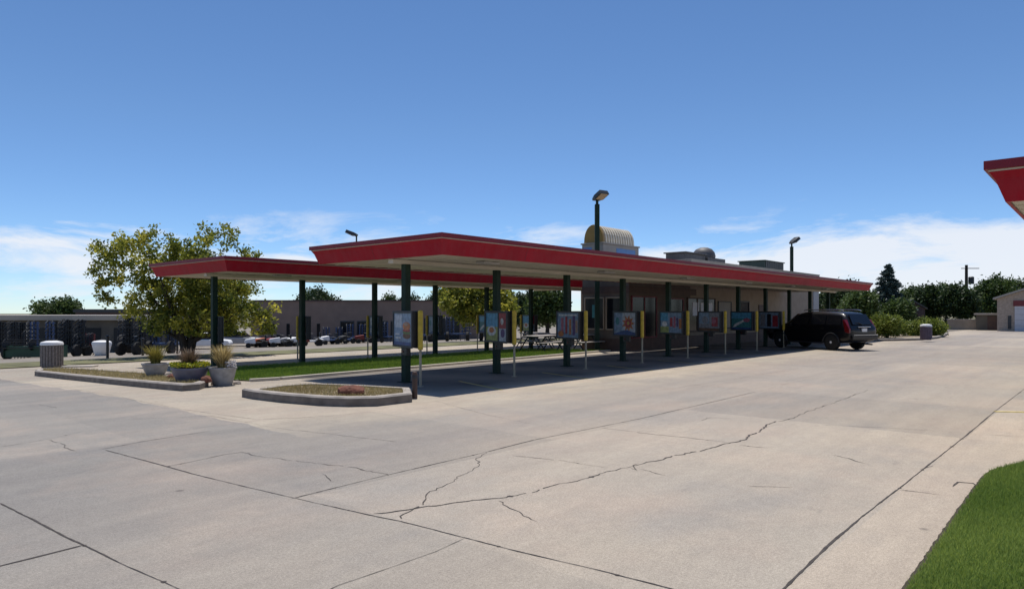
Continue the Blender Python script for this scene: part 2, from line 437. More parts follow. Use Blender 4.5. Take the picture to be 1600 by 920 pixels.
# joints and cracks: followed on the photograph, laid 4 mm proud as ragged tarred strips of the pavement itself
joints = [
    # (width, jitter, points)
    (.022, .010, [(1170, 975), (1225, 920), (1290, 856), (1352, 803), (1392, 772), (1415, 755), (1437, 737), (1470, 711), (1510, 680), (1555, 642), (1600, 608)]),
    (.017, .012, [(165, 703), (255, 727), (300, 740), (400, 764), (460, 778), (575, 804), (625, 814), (730, 841), (800, 859), (925, 888), (1050, 920), (1130, 942)]),
    (.016, .012, [(0, 786), (52, 812), (105, 840), (133, 852), (200, 885), (280, 920), (330, 942)]),
    (.020, .003, [(-40, 897), (0, 884), (65, 868), (132, 851)]),
    (.020, .008, [(455, 779), (540, 758), (600, 743), (700, 720), (760, 706), (835, 687)]),
    (.013, .012, [(835, 687), (910, 672), (1000, 654), (1060, 640), (1130, 624), (1180, 612)]),
    (.024, .035, [(585, 803), (620, 799), (640, 797), (720, 784), (780, 778), (858, 762), (900, 751), (965, 733), (1010, 724), (1080, 706), (1130, 694), (1160, 687), (1188, 670), (1215, 658)]),
    (.020, .030, [(1215, 658), (1240, 652), (1275, 638), (1330, 620), (1358, 609)]),
    (.018, .040, [(624, 813), (640, 797), (668, 776), (700, 756), (730, 737), (744, 727), (748, 716), (760, 706)]),
    (.014, .008, [(490, 933), (530, 914), (600, 890), (680, 862), (725, 841)]),
    (.013, .015, [(0, 698), (40, 692), (80, 685), (130, 674)]),
    (.014, .015, [(158, 702), (220, 690), (265, 683), (330, 673)]),
    (.012, .015, [(264, 728), (300, 721), (350, 710), (380, 706)]),
    (.010, .030, [(75, 687), (98, 692), (98, 700), (122, 704)]),
    (.012, .030, [(375, 706), (400, 712), (480, 722), (560, 730), (605, 743)]),
    (.013, .020, [(800, 712), (880, 720), (950, 731)]),
    (.012, .020, [(940, 668), (1000, 676), (1080, 684), (1140, 691)]),
    (.010, .030, [(1095, 657), (1110, 652), (1150, 655)]),
    (.012, .020, [(1155, 695), (1200, 700)]),
    (.012, .010, [(1285, 664), (1400, 669), (1500, 676)]),
    (.010, .012, [(1540, 679), (1600, 682)]),
    (.015, .012, [(1405, 765), (1440, 769), (1475, 774)]),
    (.030, .012, [(1489, 760), (1497, 753), (1520, 755), (1524, 757)]),
    (.012, .020, [(1440, 733), (1456, 727)]),
    (.011, .020, [(1300, 711), (1325, 716), (1350, 724)]),
    (.010, .010, [(1220, 601), (1270, 591), (1330, 581)]),
    (.012, .008, [(-5, 594), (70, 600), (130, 610), (210, 625), (290, 640), (400, 655)]),
    (.010, .020, [(400, 655), (480, 652), (600, 642)]),
    (.009, .020, [(680, 626), (760, 648), (830, 662)]),
    (.009, .02, [(10, 636), (60, 632), (90, 637)]),
    (.009, .02, [(200, 655), (330, 650), (430, 668), (620, 690)]),
    (.009, .02, [(960, 618), (1100, 600), (1250, 575)]),
    (.009, .02, [(505, 740), (512, 745), (520, 752)]), (.010, .02, [(985, 731), (995, 734), (990, 727), (998, 724)]),
    (.010, .02, [(1000, 733), (1040, 743)]), (.009, .02, [(1170, 760), (1240, 762)]),
    (.009, .03, [(780, 782), (800, 797), (835, 815)]),
]
joints += [(.009, .012, None, u_) for u_ in (15.2, 19.0, 22.8, 26.6, 30.4, 38)]
def strip(mb, pts, w, jit, seed, mi=1, dz=.004, raw=False):
    g = random.Random(seed)
    P = []
    for (a, b) in zip(pts, pts[1:]):
        ua, ub = (Vector(a), Vector(b)) if raw else (Vector(guv(*a)), Vector(guv(*b)))
        n = max(1, min(90, int((ub - ua).length / .06)))
        for k in range(n): P.append(ua.lerp(ub, k / n))
    P.append(Vector(pts[-1]) if raw else Vector(guv(*pts[-1])))
    n = len(P); L_ = []; R_ = []
    off = 0; jit = jit * (1.25 if jit >= .02 else .30); wl = 1.0
    for i, p in enumerate(P):
        d = (P[min(i + 1, n - 1)] - P[max(i - 1, 0)])
        if d.length < 1e-6: d = Vector((1, 0))
        d.normalize(); q = Vector((-d.y, d.x))
        off = off * .72 + g.uniform(-1, 1) * jit * .6
        wl = min(1.25, max(.45, wl + g.uniform(-.18, .18))); ww = w * wl * g.uniform(.6, 1.2) * .42
        if i in (0, n - 1): ww *= .3
        L_.append(p + q * (off + ww)); R_.append(p + q * (off - ww))
    for i in range(n - 1):
        if jit > .01 and g.random() < .05: continue
        if g.random() < .035:
            c = (L_[i] + R_[i]) / 2; k_ = g.uniform(.7, 1.8) * w
            mb.add([(c.x + k_ * math.cos(a) * g.uniform(.5, 1.1), c.y + k_ * math.sin(a) * g.uniform(.5, 1.1), gzv(c.y) + dz - .0015) for a in (0, 1.1, 2.2, 3.1, 4.2, 5.2)], [(0, 1, 2, 3, 4, 5)], mi)
        qd = [L_[i], R_[i], R_[i + 1], L_[i + 1]]
        mb.add([(a.x, a.y, gzv(a.y) + dz) for a in qd], [(0, 1, 2, 3)], mi)
mb = sheet('pavement', -45, 85, [-30, 15.5, 22.5, 29.6], 0, None)
for i, jt in enumerate(joints):
    if jt[2] is None: strip(mb, [(jt[3], 1.6), (jt[3] + .05, 10.2)], jt[0], jt[1], i, raw=True)
    else: strip(mb, jt[2], jt[0], jt[1], i)
# painted stall lines
def paint(mb, ua, ub, w, mi=2, dz=.006):
    a, b = Vector(ua), Vector(ub); d = (b - a).normalized(); q = Vector((-d.y, d.x)) * w / 2
    mb.add([(p.x, p.y, gzv(p.y) + dz) for p in (a + q, a - q, b - q, b + q)], [(0, 1, 2, 3)], mi)
paint(mb, guv(1554, 643), guv(1680, 645), .10)
bd = Vector((.5, -.867)).normalized()
BU = (US * bd.x + UC * bd.y, -UC * bd.x + US * bd.y)             # stall direction in u,v
for i in range(10):
    u0 = 11.2 + 3.34 * i + 1.3
    paint(mb, (u0 + BU[0] * .9, 13.31 + BU[1] * .9), (u0 + BU[0] * 3.1, 13.31 + BU[1] * 3.1), .09)
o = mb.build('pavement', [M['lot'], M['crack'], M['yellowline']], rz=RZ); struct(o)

# far verge and dealer's yard
o = sheet('verge', -70, 45, [29.6, 33.2], .03, None).build('verge', M['verge'], rz=RZ); struct(o)
o = sheet('yard', -90, 120, [33.2, 60, 130], .02, None).build('yard', M['gravel'], rz=RZ); struct(o)

# ---- grass strip between the canopies
gs = [(8.9, 16.75), (9.6, 16.55), (26.6, 17.55), (26.6, 22.6), (9.4, 22.6), (8.4, 20.5)]
M['lawnbase'] = mat('lawn soil', (.09, .13, .03), .95, var=.4, scale=3, bump=.5, bscale=60)
mb = MB(); nn = 20
def fillpoly(poly, dz, mi=0, mbx=None):
    """polygon draped over the terrain, cut at the slope breaks"""
    bm = bmesh.new()
    bm.faces.new([bm.verts.new((a, b, 0)) for a, b in poly])
    for v0, _ in SL[1:-1]:
        bmesh.ops.bisect_plane(bm, geom=bm.verts[:] + bm.edges[:] + bm.faces[:], plane_co=(0, v0, 0), plane_no=(0, 1, 0))
    mbx = mbx or MB()
    for f in bm.faces:
        mbx.add([(p.co.x, p.co.y, gzv(p.co.y) + dz) for p in f.verts], [tuple(range(len(f.verts)))], mi)
    bm.free()
    return mbx
mb = fillpoly(gs, .03)
# pale concrete edging along the near side of the strip
o = mb.build('lawn', M['lawnbase'], rz=RZ); struct(o)
mb = MB()
for a, b in zip(gs[:3], gs[1:3]):
    a, b = Vector(a), Vector(b); d = (b - a).normalized(); q = Vector((d.y, -d.x)) * .22
    vs = [a, b, b + q, a + q]
    top = [(p.x, p.y, gzv(p.y) + .07) for p in vs]; bot = [(p.x, p.y, gzv(p.y) - .02) for p in vs]
    mb.add(top + bot, [(0, 1, 2, 3), (0, 4, 5, 1), (1, 5, 6, 2), (2, 6, 7, 3), (3, 7, 4, 0)])
M['edging'] = mat('edging concrete', (.46, .41, .34), .85, var=.12, scale=3, bump=.2)
o = mb.build('lawn_edging', M['edging'], rz=RZ); struct(o)
o = blades(poly_sampler(gs, lambda a, b: gzv(b) + .03), 70000, .085, .022, 11, M['blade2'], 'lawn_grass'); o.rotation_euler.z = RZ; struct(o, 'stuff')

# ---- lawn in the right foreground
lp = [guv(1408, 935), guv(1430, 905), guv(1480, 830), guv(1524, 766), guv(1541, 744), guv(1552, 736), guv(1606, 722), guv(1900, 706), guv(2300, 760), guv(2300, 1500), guv(1240, 1180)]
mb = fillpoly(lp, .012); o = mb.build('front_lawn', M['lawnbase'], rz=RZ); struct(o)
mb = MB()
for i, (a, b) in enumerate(zip(lp[:7], lp[1:8])):     # ragged soil edge where the turf stops
    a, b = Vector(a), Vector(b); d = (b - a).normalized(); q = Vector((-d.y, d.x)) * .035
    n = max(2, int((b - a).length / .05)); rr = random.Random(i)
    pr = None
    for k in range(n + 1):
        p = a.lerp(b, k / n); s = p + q * rr.uniform(.8, 1.1); s2 = p - q * .5
        if pr: mb.add([(pr[0].x, pr[0].y, .007), (pr[1].x, pr[1].y, .02), (s2.x, s2.y, .02), (s.x, s.y, .007)], [(0, 1, 2, 3)])
        pr = (s, s2)
M['edge'] = mat('edge soil', (.045, .032, .022), .95, var=.4, scale=12, bump=.5)
o = mb.build('turf_edge', M['edge'], rz=RZ); struct(o)
lpc = [p for p in lp[:8]] + [guv(1900, 1100), guv(1380, 1000)]
o = blades(poly_sampler(lpc, lambda a, b: .012), 230000, .042, .007, 12, M['blade'], 'front_grass', lean=.8); o.rotation_euler.z = RZ; struct(o, 'stuff')

# ================================================================== CANOPIES
def canopy(label, u0, u1, v0, v1, posts, zsof=3.03, ztop=3.5, post_v=None):
    cu, cv = (u0 + u1) / 2, (v0 + v1) / 2
    x, y = uv2w(cu, cv)
    t = thing('drive_in_canopy', label, 'canopy', (x, y, gzv(cv)), RZ, 'red drive in canopies')
    dz = -gzv(cv)
    a, b = (u1 - u0) / 2, (v1 - v0) / 2
    def ring(i, z): return [(-a + i, -b + i, z + dz), (a - i, -b + i, z + dz), (a - i, b - i, z + dz), (-a + i, b - i, z + dz)]
    def loft(mb, rings, mi=0):
        for r0, r1 in zip(rings, rings[1:]):
            for k in range(4):
                k2 = (k + 1) % 4
                mb.add([r0[k], r0[k2], r1[k2], r1[k]], [(0, 1, 2, 3)], mi)
    mb = MB(); loft(mb, [ring(0, ztop), ring(0, ztop - .10), ring(.035, ztop - .102)]); loft(mb, [ring(.10, ztop - .03), ring(.10, ztop + .0), ring(0, ztop)])
    mb.build('lip', M['darkred'], t)
    mb = MB(); loft(mb, [ring(.037, ztop - .104), ring(.045, ztop - .124)]); mb.build('trim_stripe', M['stripe'], t)
    mb = MB(); loft(mb, [ring(.047, ztop - .126), ring(.10, ztop - .21), ring(.19, zsof), ring(.23, zsof)])
    # lapped seams between the fascia panels
    prof = [(.047, ztop - .126), (.10, ztop - .21), (.19, zsof)]
    for sgn in (-1, 1):
        for k in range(1, int(2 * a / 3.05) + 1):
            xx = -a + k * 3.05
            if xx > a - .3: continue
            for (i0, h0), (i1, h1) in zip(prof, prof[1:]):
                mb.add([(xx - .009, sgn * (b - i0 + .004), h0 + dz), (xx + .009, sgn * (b - i0 + .004), h0 + dz), (xx + .009, sgn * (b - i1 + .004), h1 + dz), (xx - .009, sgn * (b - i1 + .004), h1 + dz)], [(0, 1, 2, 3)], 1)
        for k in (1,):
            for (i0, h0), (i1, h1) in zip(prof, prof[1:]):
                mb.add([(sgn * (a - i0 + .004), -.009, h0 + dz), (sgn * (a - i0 + .004), .009, h0 + dz), (sgn * (a - i1 + .004), .009, h1 + dz), (sgn * (a - i1 + .004), -.009, h1 + dz)], [(0, 1, 2, 3)], 1)
    mb.build('fascia', [M['red'], M['darkred']], t)
    mb = MB(); mb.bb(-a + .1, a - .1, -b + .1, b - .1, ztop - .06 + dz, ztop - .03 + dz); mb.build('roof_deck', M['deck'], t)
    mb = MB(); mb.bb(-a + .22, a - .22, -b + .22, b - .22, zsof + .012 + dz, zsof + .05 + dz)
    n = int((2 * a - .5) / .45)
    for k in range(n + 1):
        xx = -a + .25 + (2 * a - .5) * k / n
        mb.bb(xx - .025, xx + .025, -b + .23, b - .23, zsof + .002 + dz, zsof + .0115 + dz)
    mb.build('soffit', M['soffit'], t)
    for k in range(int((2 * a) / 5.5)):
        xx = -a + 2.6 + k * 5.5
        mb = MB(); mb.bb(xx - .3, xx + .3, -b + .9, -b + 1.2, zsof - .05 + dz, zsof + .001 + dz)
        mb.build('downlight', M['lightgrey'], t, bevel=.01)
    for (pu, pv) in posts:
        z0 = gzv(pv) + dz
        mb = MB(); mb.bb(pu - cu - .085, pu - cu + .085, pv - cv - .085, pv - cv + .085, z0 - .02, zsof + .01 + dz)
        mb.bb(pu - cu - .16, pu - cu + .16, pv - cv - .16, pv - cv + .16, z0 + .0, z0 + .02)
        mb.build('post', M['green'], t, bevel=.012)
    # the girder the posts carry
    pv = posts[0][1]
    mb = MB(); mb.bb(-a + .3, a - .3, pv - cv - .09, pv - cv + .09, zsof - .10 + dz, zsof - .001 + dz); mb.build('girder', M['soffit'], t)
    return t
NP = [(11.2 + 3.34 * i, 13.31) for i in range(11)]
FP = [(10.9 + 3.34 * i, 22.86) for i in range(7)]
canopy('long red canopy sheltering the row of menu boards, in front of the restaurant', 10.42, 46.2, 11.18, 16.4, NP)
canopy('lower looking red canopy behind the grass strip, beside the yellowing tree', 10.3, 33.0, 20.95, 26.75, FP)
canopy('corner of a red canopy jutting in at the right edge of the photo', 9.67, 40, -4.6, 1.17, [(11 + 3.34 * i, -1.0) for i in range(8)])

# ================================================================== MENU BOARDS + GUARD POLES
PC = {}
def pc(name, col, rough=.35):
    if name not in PC: col = tuple(c * .62 + .12 * sum(col) / 3 for c in col); PC[name] = mat('print ' + name, col, rough, var=.35, scale=9, spec=.3)
    return PC[name]
cols = dict(sky=(.22, .34, .50), pale=(.50, .55, .62), white=(.75, .74, .72), blue=(.03, .09, .30), cyan=(.06, .36, .60), red=(.45, .02, .04),
            pink=(.50, .12, .20), orange=(.60, .17, .02), yellow=(.60, .42, .05), brown=(.16, .06, .025), green=(.12, .22, .05), dark=(.02, .02, .03),
            purple=(.12, .05, .22), teal=(.04, .25, .28), grey=(.25, .26, .30), lime=(.40, .45, .10), peach=(.55, .32, .22))
for k, v in cols.items(): pc(k, v)
PK = list(cols.keys()); PM = [PC[k] for k in PK]
def disc(cx, cz, rx, rz, n=14, wob=0, seed=0):
    g = random.Random(seed)
    return [(cx + rx * math.cos(2 * PI * k / n) * (1 - wob * (k % 2)), cz + rz * math.sin(2 * PI * k / n) * (1 - wob * (k % 2))) for k in range(n)]
def rect(a, b, c, d): return [(a, c), (b, c), (b, d), (a, d)]
ART = {   # x 0..1 left to right as seen, z 0..1
    'burger': [('sky', rect(0, 1, 0, 1)), ('pale', rect(.04, .45, .55, .95)), ('brown', disc(.72, .30, .22, .10)), ('green', disc(.72, .40, .23, .05)), ('red', disc(.72, .47, .21, .05)), ('orange', disc(.72, .60, .21, .13)), ('peach', disc(.70, .66, .12, .05)), ('blue', rect(0, 1, 0, .10)), ('white', rect(.08, .40, .20, .25)), ('white', rect(.08, .34, .32, .36))],
    'split': [('cyan', rect(0, .58, .5, 1)), ('lime', rect(0, .58, 0, .5)), ('white', disc(.28, .35, .22, .18)), ('orange', disc(.28, .38, .12, .10)), ('dark', rect(.58, .66, 0, 1)), ('red', rect(.66, 1, .45, 1)), ('pale', rect(.66, 1, 0, .45)), ('purple', disc(.83, .28, .1, .16)), ('white', disc(.80, .70, .07, .12))],
    'stripes': [('sky', rect(0, 1, 0, 1)), ('pink', rect(.18, .30, .12, .80)), ('red', rect(.38, .48, .15, .85)), ('orange', rect(.56, .66, .12, .75)), ('purple', rect(.72, .84, .1, .9)), ('orange', disc(.18, .14, .14, .12)), ('peach', rect(.86, .96, .2, .7)), ('white', rect(.08, .92, .88, .93))],
    'sun': [('pale', rect(0, 1, 0, 1)), ('sky', rect(0, .40, .1, 1)), ('teal', disc(.16, .62, .09, .18)), ('orange', disc(.66, .52, .30, .40, 18, .45)), ('red', disc(.66, .52, .14, .18)), ('yellow', disc(.66, .53, .06, .08)), ('blue', [(0, 0), (1, 0), (1, .10), (.8, .16), (.6, .22), (.4, .18), (.2, .10), (0, .06)])],
    'candy': [('sky', rect(0, 1, 0, 1)), ('cyan', rect(0, .36, .6, 1)), ('lime', rect(0, .4, 0, .3)), ('red', rect(.45, .58, .3, .75)), ('pink', rect(.62, .72, .25, .8)), ('purple', rect(.76, .84, .3, .75)), ('orange', rect(.87, 1, .2, .7)), ('white', disc(.2, .42, .12, .14))],
    'redblue': [('grey', rect(0, 1, 0, 1)), ('sky', rect(0, .5, .4, 1)), ('red', rect(.62, .9, .25, .75)), ('grey', disc(.3, .6, .15, .2)), ('brown', rect(0, 1, 0, .15)), ('pink', disc(.72, .55, .1, .18))],
    'wave': [('teal', rect(0, 1, 0, 1)), ('cyan', rect(0, 1, .65, 1)), ('white', [(.05, .1), (.2, .15), (.6, .45), (.9, .6), (.85, .66), (.5, .52), (.15, .3)]), ('pink', disc(.75, .55, .16, .12)), ('blue', rect(0, 1, 0, .1))],
    'tall': [('sky', rect(0, 1, 0, 1)), ('grey', rect(.05, .30, .1, .9)), ('dark', rect(.4, .6, .1, .9)), ('red', rect(.68, .95, .1, .8)), ('sky', rect(.1, .9, .9, .97))],
}
def poster_mb(key, x0, x1, z0, z1, y, sgn):
    mb = MB()
    for i, (c, poly) in enumerate(ART[key]):
        yy = y + sgn * (.004 + .0012 * i)
        pts = []
        for a, b in poly:
            a = min(1, max(0, a)); b = min(1, max(0, b))
            xx = x0 + (x1 - x0) * (a if sgn < 0 else 1 - a)
            pts.append((xx, yy, z0 + (z1 - z0) * b))
        mb.add(pts, [tuple(range(len(pts)))], PK.index(c))
    return mb
def menu_board(key, label, loc, rz, keyback=None):
    """local x runs from the post to the guard pole, -y is the face towards the lot"""
    t = thing('menu_board', label, 'menu board', loc, rz, 'menu boards on the stall posts')
    x0, x1, z0, z1 = -.22, 1.04, .90, 1.76
    yc = -.18
    mb = MB()
    mb.bb(x0, x1, yc - .06, yc + .06, z0 + .001, z1 - .001)
    mb.build('housing', M['blackmetal'], t, bevel=.015)
    mb = MB()
    for s in (-1, 1):
        ys = yc + s * .075
        mb.bb(x0 - .01, x1 + .01, ys - .014, ys + .014, z1 - .045, z1 + .012); mb.bb(x0 - .01, x1 + .01, ys - .014, ys + .014, z0 - .012, z0 + .045)
        mb.bb(x0 - .011, x0 + .04, ys - .013, ys + .013, z0 + .046, z1 - .046); mb.bb(x1 - .04, x1 + .011, ys - .013, ys + .013, z0 + .046, z1 - .046)
    mb.build('frame', M['darkmetal'], t, bevel=.005)
    p = poster_mb(key, x0 + .04, x1 - .04, z0 + .045, z1 - .045, yc - .06, -1).build('poster', PM, t)
    p = poster_mb(keyback or key, x0 + .04, x1 - .04, z0 + .045, z1 - .045, yc + .06, 1).build('poster', PM, t)
    for zq in (1.15, 1.45):
        mb = MB(); mb.bb(-.10, .10, yc + .089, -.086, zq, zq + .07); mb.build('bracket', M['darkmetal'], t)
    mb = MB(); mb.bb(.30, .62, yc - .05, yc + .05, z0 - .20, z0 - .013); sp = mb.build('speaker_box', M['blackmetal'], t, bevel=.01)
    mb = MB(); mb.lathe([(.022, -.066), (.022, -.051)], (.40, yc, z0 - .11), 12, axis='y'); mb.build('call_button', M['taillight'], sp)
    return t
def guard_pole(label, loc, rz):
    t = thing('guard_pole', label, 'guard pole', loc, rz, 'yellow sleeved guard poles by the menu boards')
    mb = MB(); mb.lathe([(.030, -.02), (.030, .86)], n=14); mb.lathe([(.075, .0), (.075, .012), (.03, .02)], n=14); mb.build('pole', M['polegrey'], t, smooth=True)
    mb = MB(); mb.lathe([(.045, .861), (.060, .875), (.060, 1.75), (.05, 1.775), (.0, 1.79)], n=16); mb.build('sleeve', M['yellow'], t, smooth=True)
    return t
near_art = ['burger', 'split', 'stripes', 'sun', 'candy', 'redblue', 'wave', 'tall']
near_lab = ['menu board with a stacked burger on pale blue, nearest the kerbed bed',
            'menu board split into a blue panel and a red panel by a dark bar',
            'menu board of upright pink, red and orange stripes on blue',
            'menu board with an orange starburst over a dark blue wave',
            'menu board with cyan corner and magenta to orange drink bars',
            'dim grey menu board with a red square, before the papered window',
            'teal menu board with a white diagonal swoosh',
            'blue menu board with dark and red bars beside the front of the black vehicle']
brz = math.atan2(bd.y, bd.x)
pole_lab = ['yellow sleeved pole at the burger menu board', 'yellow sleeved pole at the blue and red split board', 'yellow sleeved pole at the pink striped board',
            'yellow sleeved pole at the orange starburst board', 'yellow sleeved pole at the cyan cornered board', 'yellow sleeved pole at the dim grey board with the red square',
            'yellow sleeved pole at the teal swoosh board', 'yellow sleeved pole closest to the black vehicle']
for i in range(8):
    u, v = NP[i]; x, y = uv2w(u, v)
    menu_board(near_art[i], near_lab[i], (x, y, gzv(v)), brz, near_art[(i + 3) % 8])
    gx, gy = x + .43 * 1.16 * 1.0, y - .905 * 1.16
    if i == 0: gp0 = guard_pole(pole_lab[0], (gx, gy, 0), brz)
    else: dup(gp0, (gx, gy, 0), brz, pole_lab[i])
farn = ['by the planter pots', 'second from the planter pots', 'third from the planter pots', 'fourth from the planter pots', 'fifth from the planter pots', 'just before the picnic tables', 'beside the restaurant end wall']
for i in range(7):
    u, v = FP[i]; x, y = uv2w(u, v)
    menu_board(near_art[(i * 3 + 2) % 8], 'edge on menu board under the rear canopy, ' + farn[i], (x, y, gzv(v)), brz + PI, near_art[(i * 3 + 2) % 8])
    gx, gy = x - .43 * 1.16, y + .905 * 1.16
    dup(gp0, (gx, gy, gz(gx, gy)), brz + PI, 'slim guard pole under the rear canopy, ' + farn[i], 'slim guard poles under the rear canopy')

# ================================================================== RESTAURANT
bu, bv = 27.0, 16.62
bx, by = uv2w(bu, bv)
B = thing('restaurant_building', 'tan drive-in restaurant in the shade behind the long canopy, gold barrel tower on top', 'restaurant', (bx, by, gzv(bv)), RZ)
zb = gzv(bv)
def wall_u(px):
    r = (px - CX) / F
    Y = bv / (US - UC * r)
    return Y * (US * r + UC) - bu, Y
LB = 26.4
mb = MB()
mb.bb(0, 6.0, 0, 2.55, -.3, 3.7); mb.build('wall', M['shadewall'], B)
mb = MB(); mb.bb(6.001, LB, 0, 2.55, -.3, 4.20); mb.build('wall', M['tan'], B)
mb = MB(); mb.bb(7.5, LB, 2.551, 8, -.3, 4.20); mb.build('wall', M['tan'], B)
mb = MB(); mb.bb(5.99, LB + .06, -.06, 8.06, 4.20, 4.46); mb.bb(5.97, LB + .08, -.09, 8.09, 4.46, 4.51)
mb.build('parapet', M['parapet'], B, bevel=.01)
mb = MB(); mb.prism([(-.03, -.03), (LB + .03, -.03), (LB + .03, -.002), (-.002, -.002), (-.002, 2.56), (-.03, 2.56)], -.05, .55)
mb.build('plinth', M['brown'], B)
# brown band over the openings
mb = MB(); mb.prism([(-.04, -.04), (6.6, -.04), (6.6, -.003), (-.003, -.003), (-.003, 2.56), (-.04, 2.56)], 2.62, 2.95); mb.build('header_band', M['brown'], B)
def window(u0, u1, z0, z1, frame, n=2, papers=(), glass=M['glass'], name='window'):
    f = MB(); w = .07
    f.bb(u0 - w, u1 + w, -.07, -.001, z1, z1 + w); f.bb(u0 - w, u1 + w, -.07, -.001, z0 - w, z0)
    f.bb(u0 - w, u0, -.068, -.001, z0 + .001, z1 - .001); f.bb(u1, u1 + w, -.068, -.001, z0 + .001, z1 - .001)
    for k in range(1, n):
        uu = u0 + (u1 - u0) * k / n; f.bb(uu - .03, uu + .03, -.066, -.001, z0 + .001, z1 - .001)
    o = f.build(name, frame, B, bevel=.006)
    g = MB(); g.bb(u0 + .002, u1 - .002, -.03, -.004, z0 + .002, z1 - .002); g.build('pane', glass, o)
    for (a, b, c, d) in papers:
        p = MB(); p.bb(a, b, -.045, -.034, c, d); p.build('notice', M['paper'], o)
    return o
U = lambda px: wall_u(px)[0]
def Z(px, py): return H + (HY - py) * wall_u(px)[1] / F - zb
window(.25, U(1024), .62, 2.45, M['maroon'], 2)
# service hatch and door
window(U(1042), U(1066), .75, 2.4, M['maroon'], 1)
pap = []
for (a, b, c, d) in ((1081, 1091, 493, 472), (1094, 1100, 490, 473), (1105, 1112, 489, 473)):
    pap.append((U(a), U(b), Z(a, c), Z(a, d)))
window(U(1074), U(1116), .8, 2.45, M['brown'], 3, pap)
window(U(1122), U(1141), .9, 2.3, M['blackmetal'], 1, [], M['parapet'])
window(U(1153), U(1169), 1.0, 2.35, M['blackmetal'], 1)
# door
d = MB(); d.bb(U(1185), U(1199), -.05, -.001, .02, 2.2); dr = d.build('door', M['brown'], B, bevel=.01)
d = MB(); d.bb(U(1198) - .12, U(1198) - .06, -.10, -.051, 1.0, 1.25); d.build('handle', M['chrome'], dr)
mb = MB(); mb.bb(U(1270), LB - .05, -.05, -.002, .6, 3.6); mb.build('pale_panel', M['lightgrey'], B, bevel=.01)
# end wall windows (facing the grass)
def endwin(v0, v1, z0, z1, fr, art):
    f = MB(); w = .06
    f.bb(-.07, -.001, v0 - w, v1 + w, z1, z1 + w); f.bb(-.07, -.001, v0 - w, v1 + w, z0 - w, z0)
    f.bb(-.068, -.001, v0 - w, v0, z0 + .001, z1 - .001); f.bb(-.068, -.001, v1, v1 + w, z0 + .001, z1 - .001)
    o = f.build('window', fr, B, bevel=.006)
    g = MB(); g.bb(-.03, -.004, v0 + .002, v1 - .002, z0 + .002, z1 - .002); g.build('pane', M['glass'], o)
    if art:
        g = MB(); g.bb(-.045, -.034, v0 + .3, v0 + .62, 1.5, 2.1); g.build('notice', M['teal'], o)
endwin(.2, 1.15, 1.0, 2.4, M['tan'], False); endwin(1.35, 2.35, 1.0, 2.4, M['tan'], True)
# gold barrel tower
tu0, tu1, tv0, tv1 = .06, 2.85, 1.45, 2.42
mb = MB(); mb.bb(tu0 - .12, tu1 + .25, tv0 - .12, tv1 + .12, 3.7, 4.95); tw = mb.build('tower_base', M['parapet'], B, bevel=.015)
mb = MB()
mb.bb(tu0 - .135, tu0 - .121, tv0 + .52, tv1 + .05, 4.05, 4.80); mb.build('sign_panel', M['bluepanel'], tw)
mb = MB(); mb.bb(1.05, 2.75, tv0 - .135, tv0 - .121, 4.15, 4.80); mb.build('sign_panel', M['bluepanel'], tw)
mb = MB(); mb.bb(tu0 - .17, tu1 + .3, tv0 - .17, tv1 + .17, 4.951, 5.02); mb.build('cornice', M['parapet'], tw, bevel=.01)
cvm, hw = (tv0 + tv1) / 2, (tv1 - tv0) / 2
def arch(rx, rz, n=14): return [(cvm + rx * math.cos(PI * k / n), 5.022 + rz * math.sin(PI * k / n) ** .85) for k in range(n + 1)]
mb = MB(); mb.prism(arch(hw, .80), tu0, tu1, axis='x'); mb.build('barrel_roof', M['ribgap'], tw, smooth=True)
mb = MB()
for k in range(12):
    uu = tu0 + .30 + (tu1 - tu0 - .4) * k / 11
    mb.prism(arch(hw + .035, .84), uu - .06, uu + .06, axis='x')
mb.build('rib', M['ribs'], tw)
mb = MB(); mb.prism(arch(hw + .05, .86), tu0 - .06, tu0 + .10, axis='x'); mb.build('end_arch', M['gold'], tw, bevel=.02)

# things on the roof
def on_roof(px, v):
    r = (px - CX) / F
    Y = v / (US - UC * r)
    return Y * r, Y
x, y = on_roof(1086, 18.6)
t = thing('exhaust_unit', 'dark grey rooftop exhaust with round domed fan', 'rooftop vent', (x, y, zb + 3.70), RZ)
mb = MB(); mb.bb(-2.4, .1, -.6, .6, 0, 1.35); mb.bb(-2.5, .2, -.7, .7, 1.351, 1.42); mb.build('cabinet', M['hvac'], t, bevel=.02)
mb = MB(); mb.bb(.2, 2.6, -.7, .7, 0, 1.25); mb.bb(2.601, 3.1, -.6, .6, 0, .9); mb.build('plenum', M['hvac'], t, bevel=.02)
mb = MB(); mb.lathe([(.5, 1.252), (.66, 1.28), (.68, 1.40), (.62, 1.62), (.47, 1.80), (.24, 1.90), (0, 1.93)], (1.15, 0, 0), 24); mb.build('fan_dome', M['hvac'], t, smooth=True)
x, y = on_roof(1190, 19.0)
t = thing('cooling_unit', 'flat dark green cooling unit on the restaurant roof', 'rooftop unit', (x, y, zb + 4.05), RZ)
mb = MB(); mb.bb(-1.8, 1.8, -.9, .9, 0, 1.20); mb.build('cabinet', M['hvacgreen'], t, bevel=.03)
mb = MB(); mb.bb(-1.88, 1.88, -.98, .98, 1.201, 1.27); mb.build('cover', M['hvacgreen'], t, bevel=.02)
mb = MB()
for k in range(9): mb.bb(-1.6 + k * .38, -1.34 + k * .38, -.93, -.902, .75, 1.2)
mb.build('grille', M['blackmetal'], t)

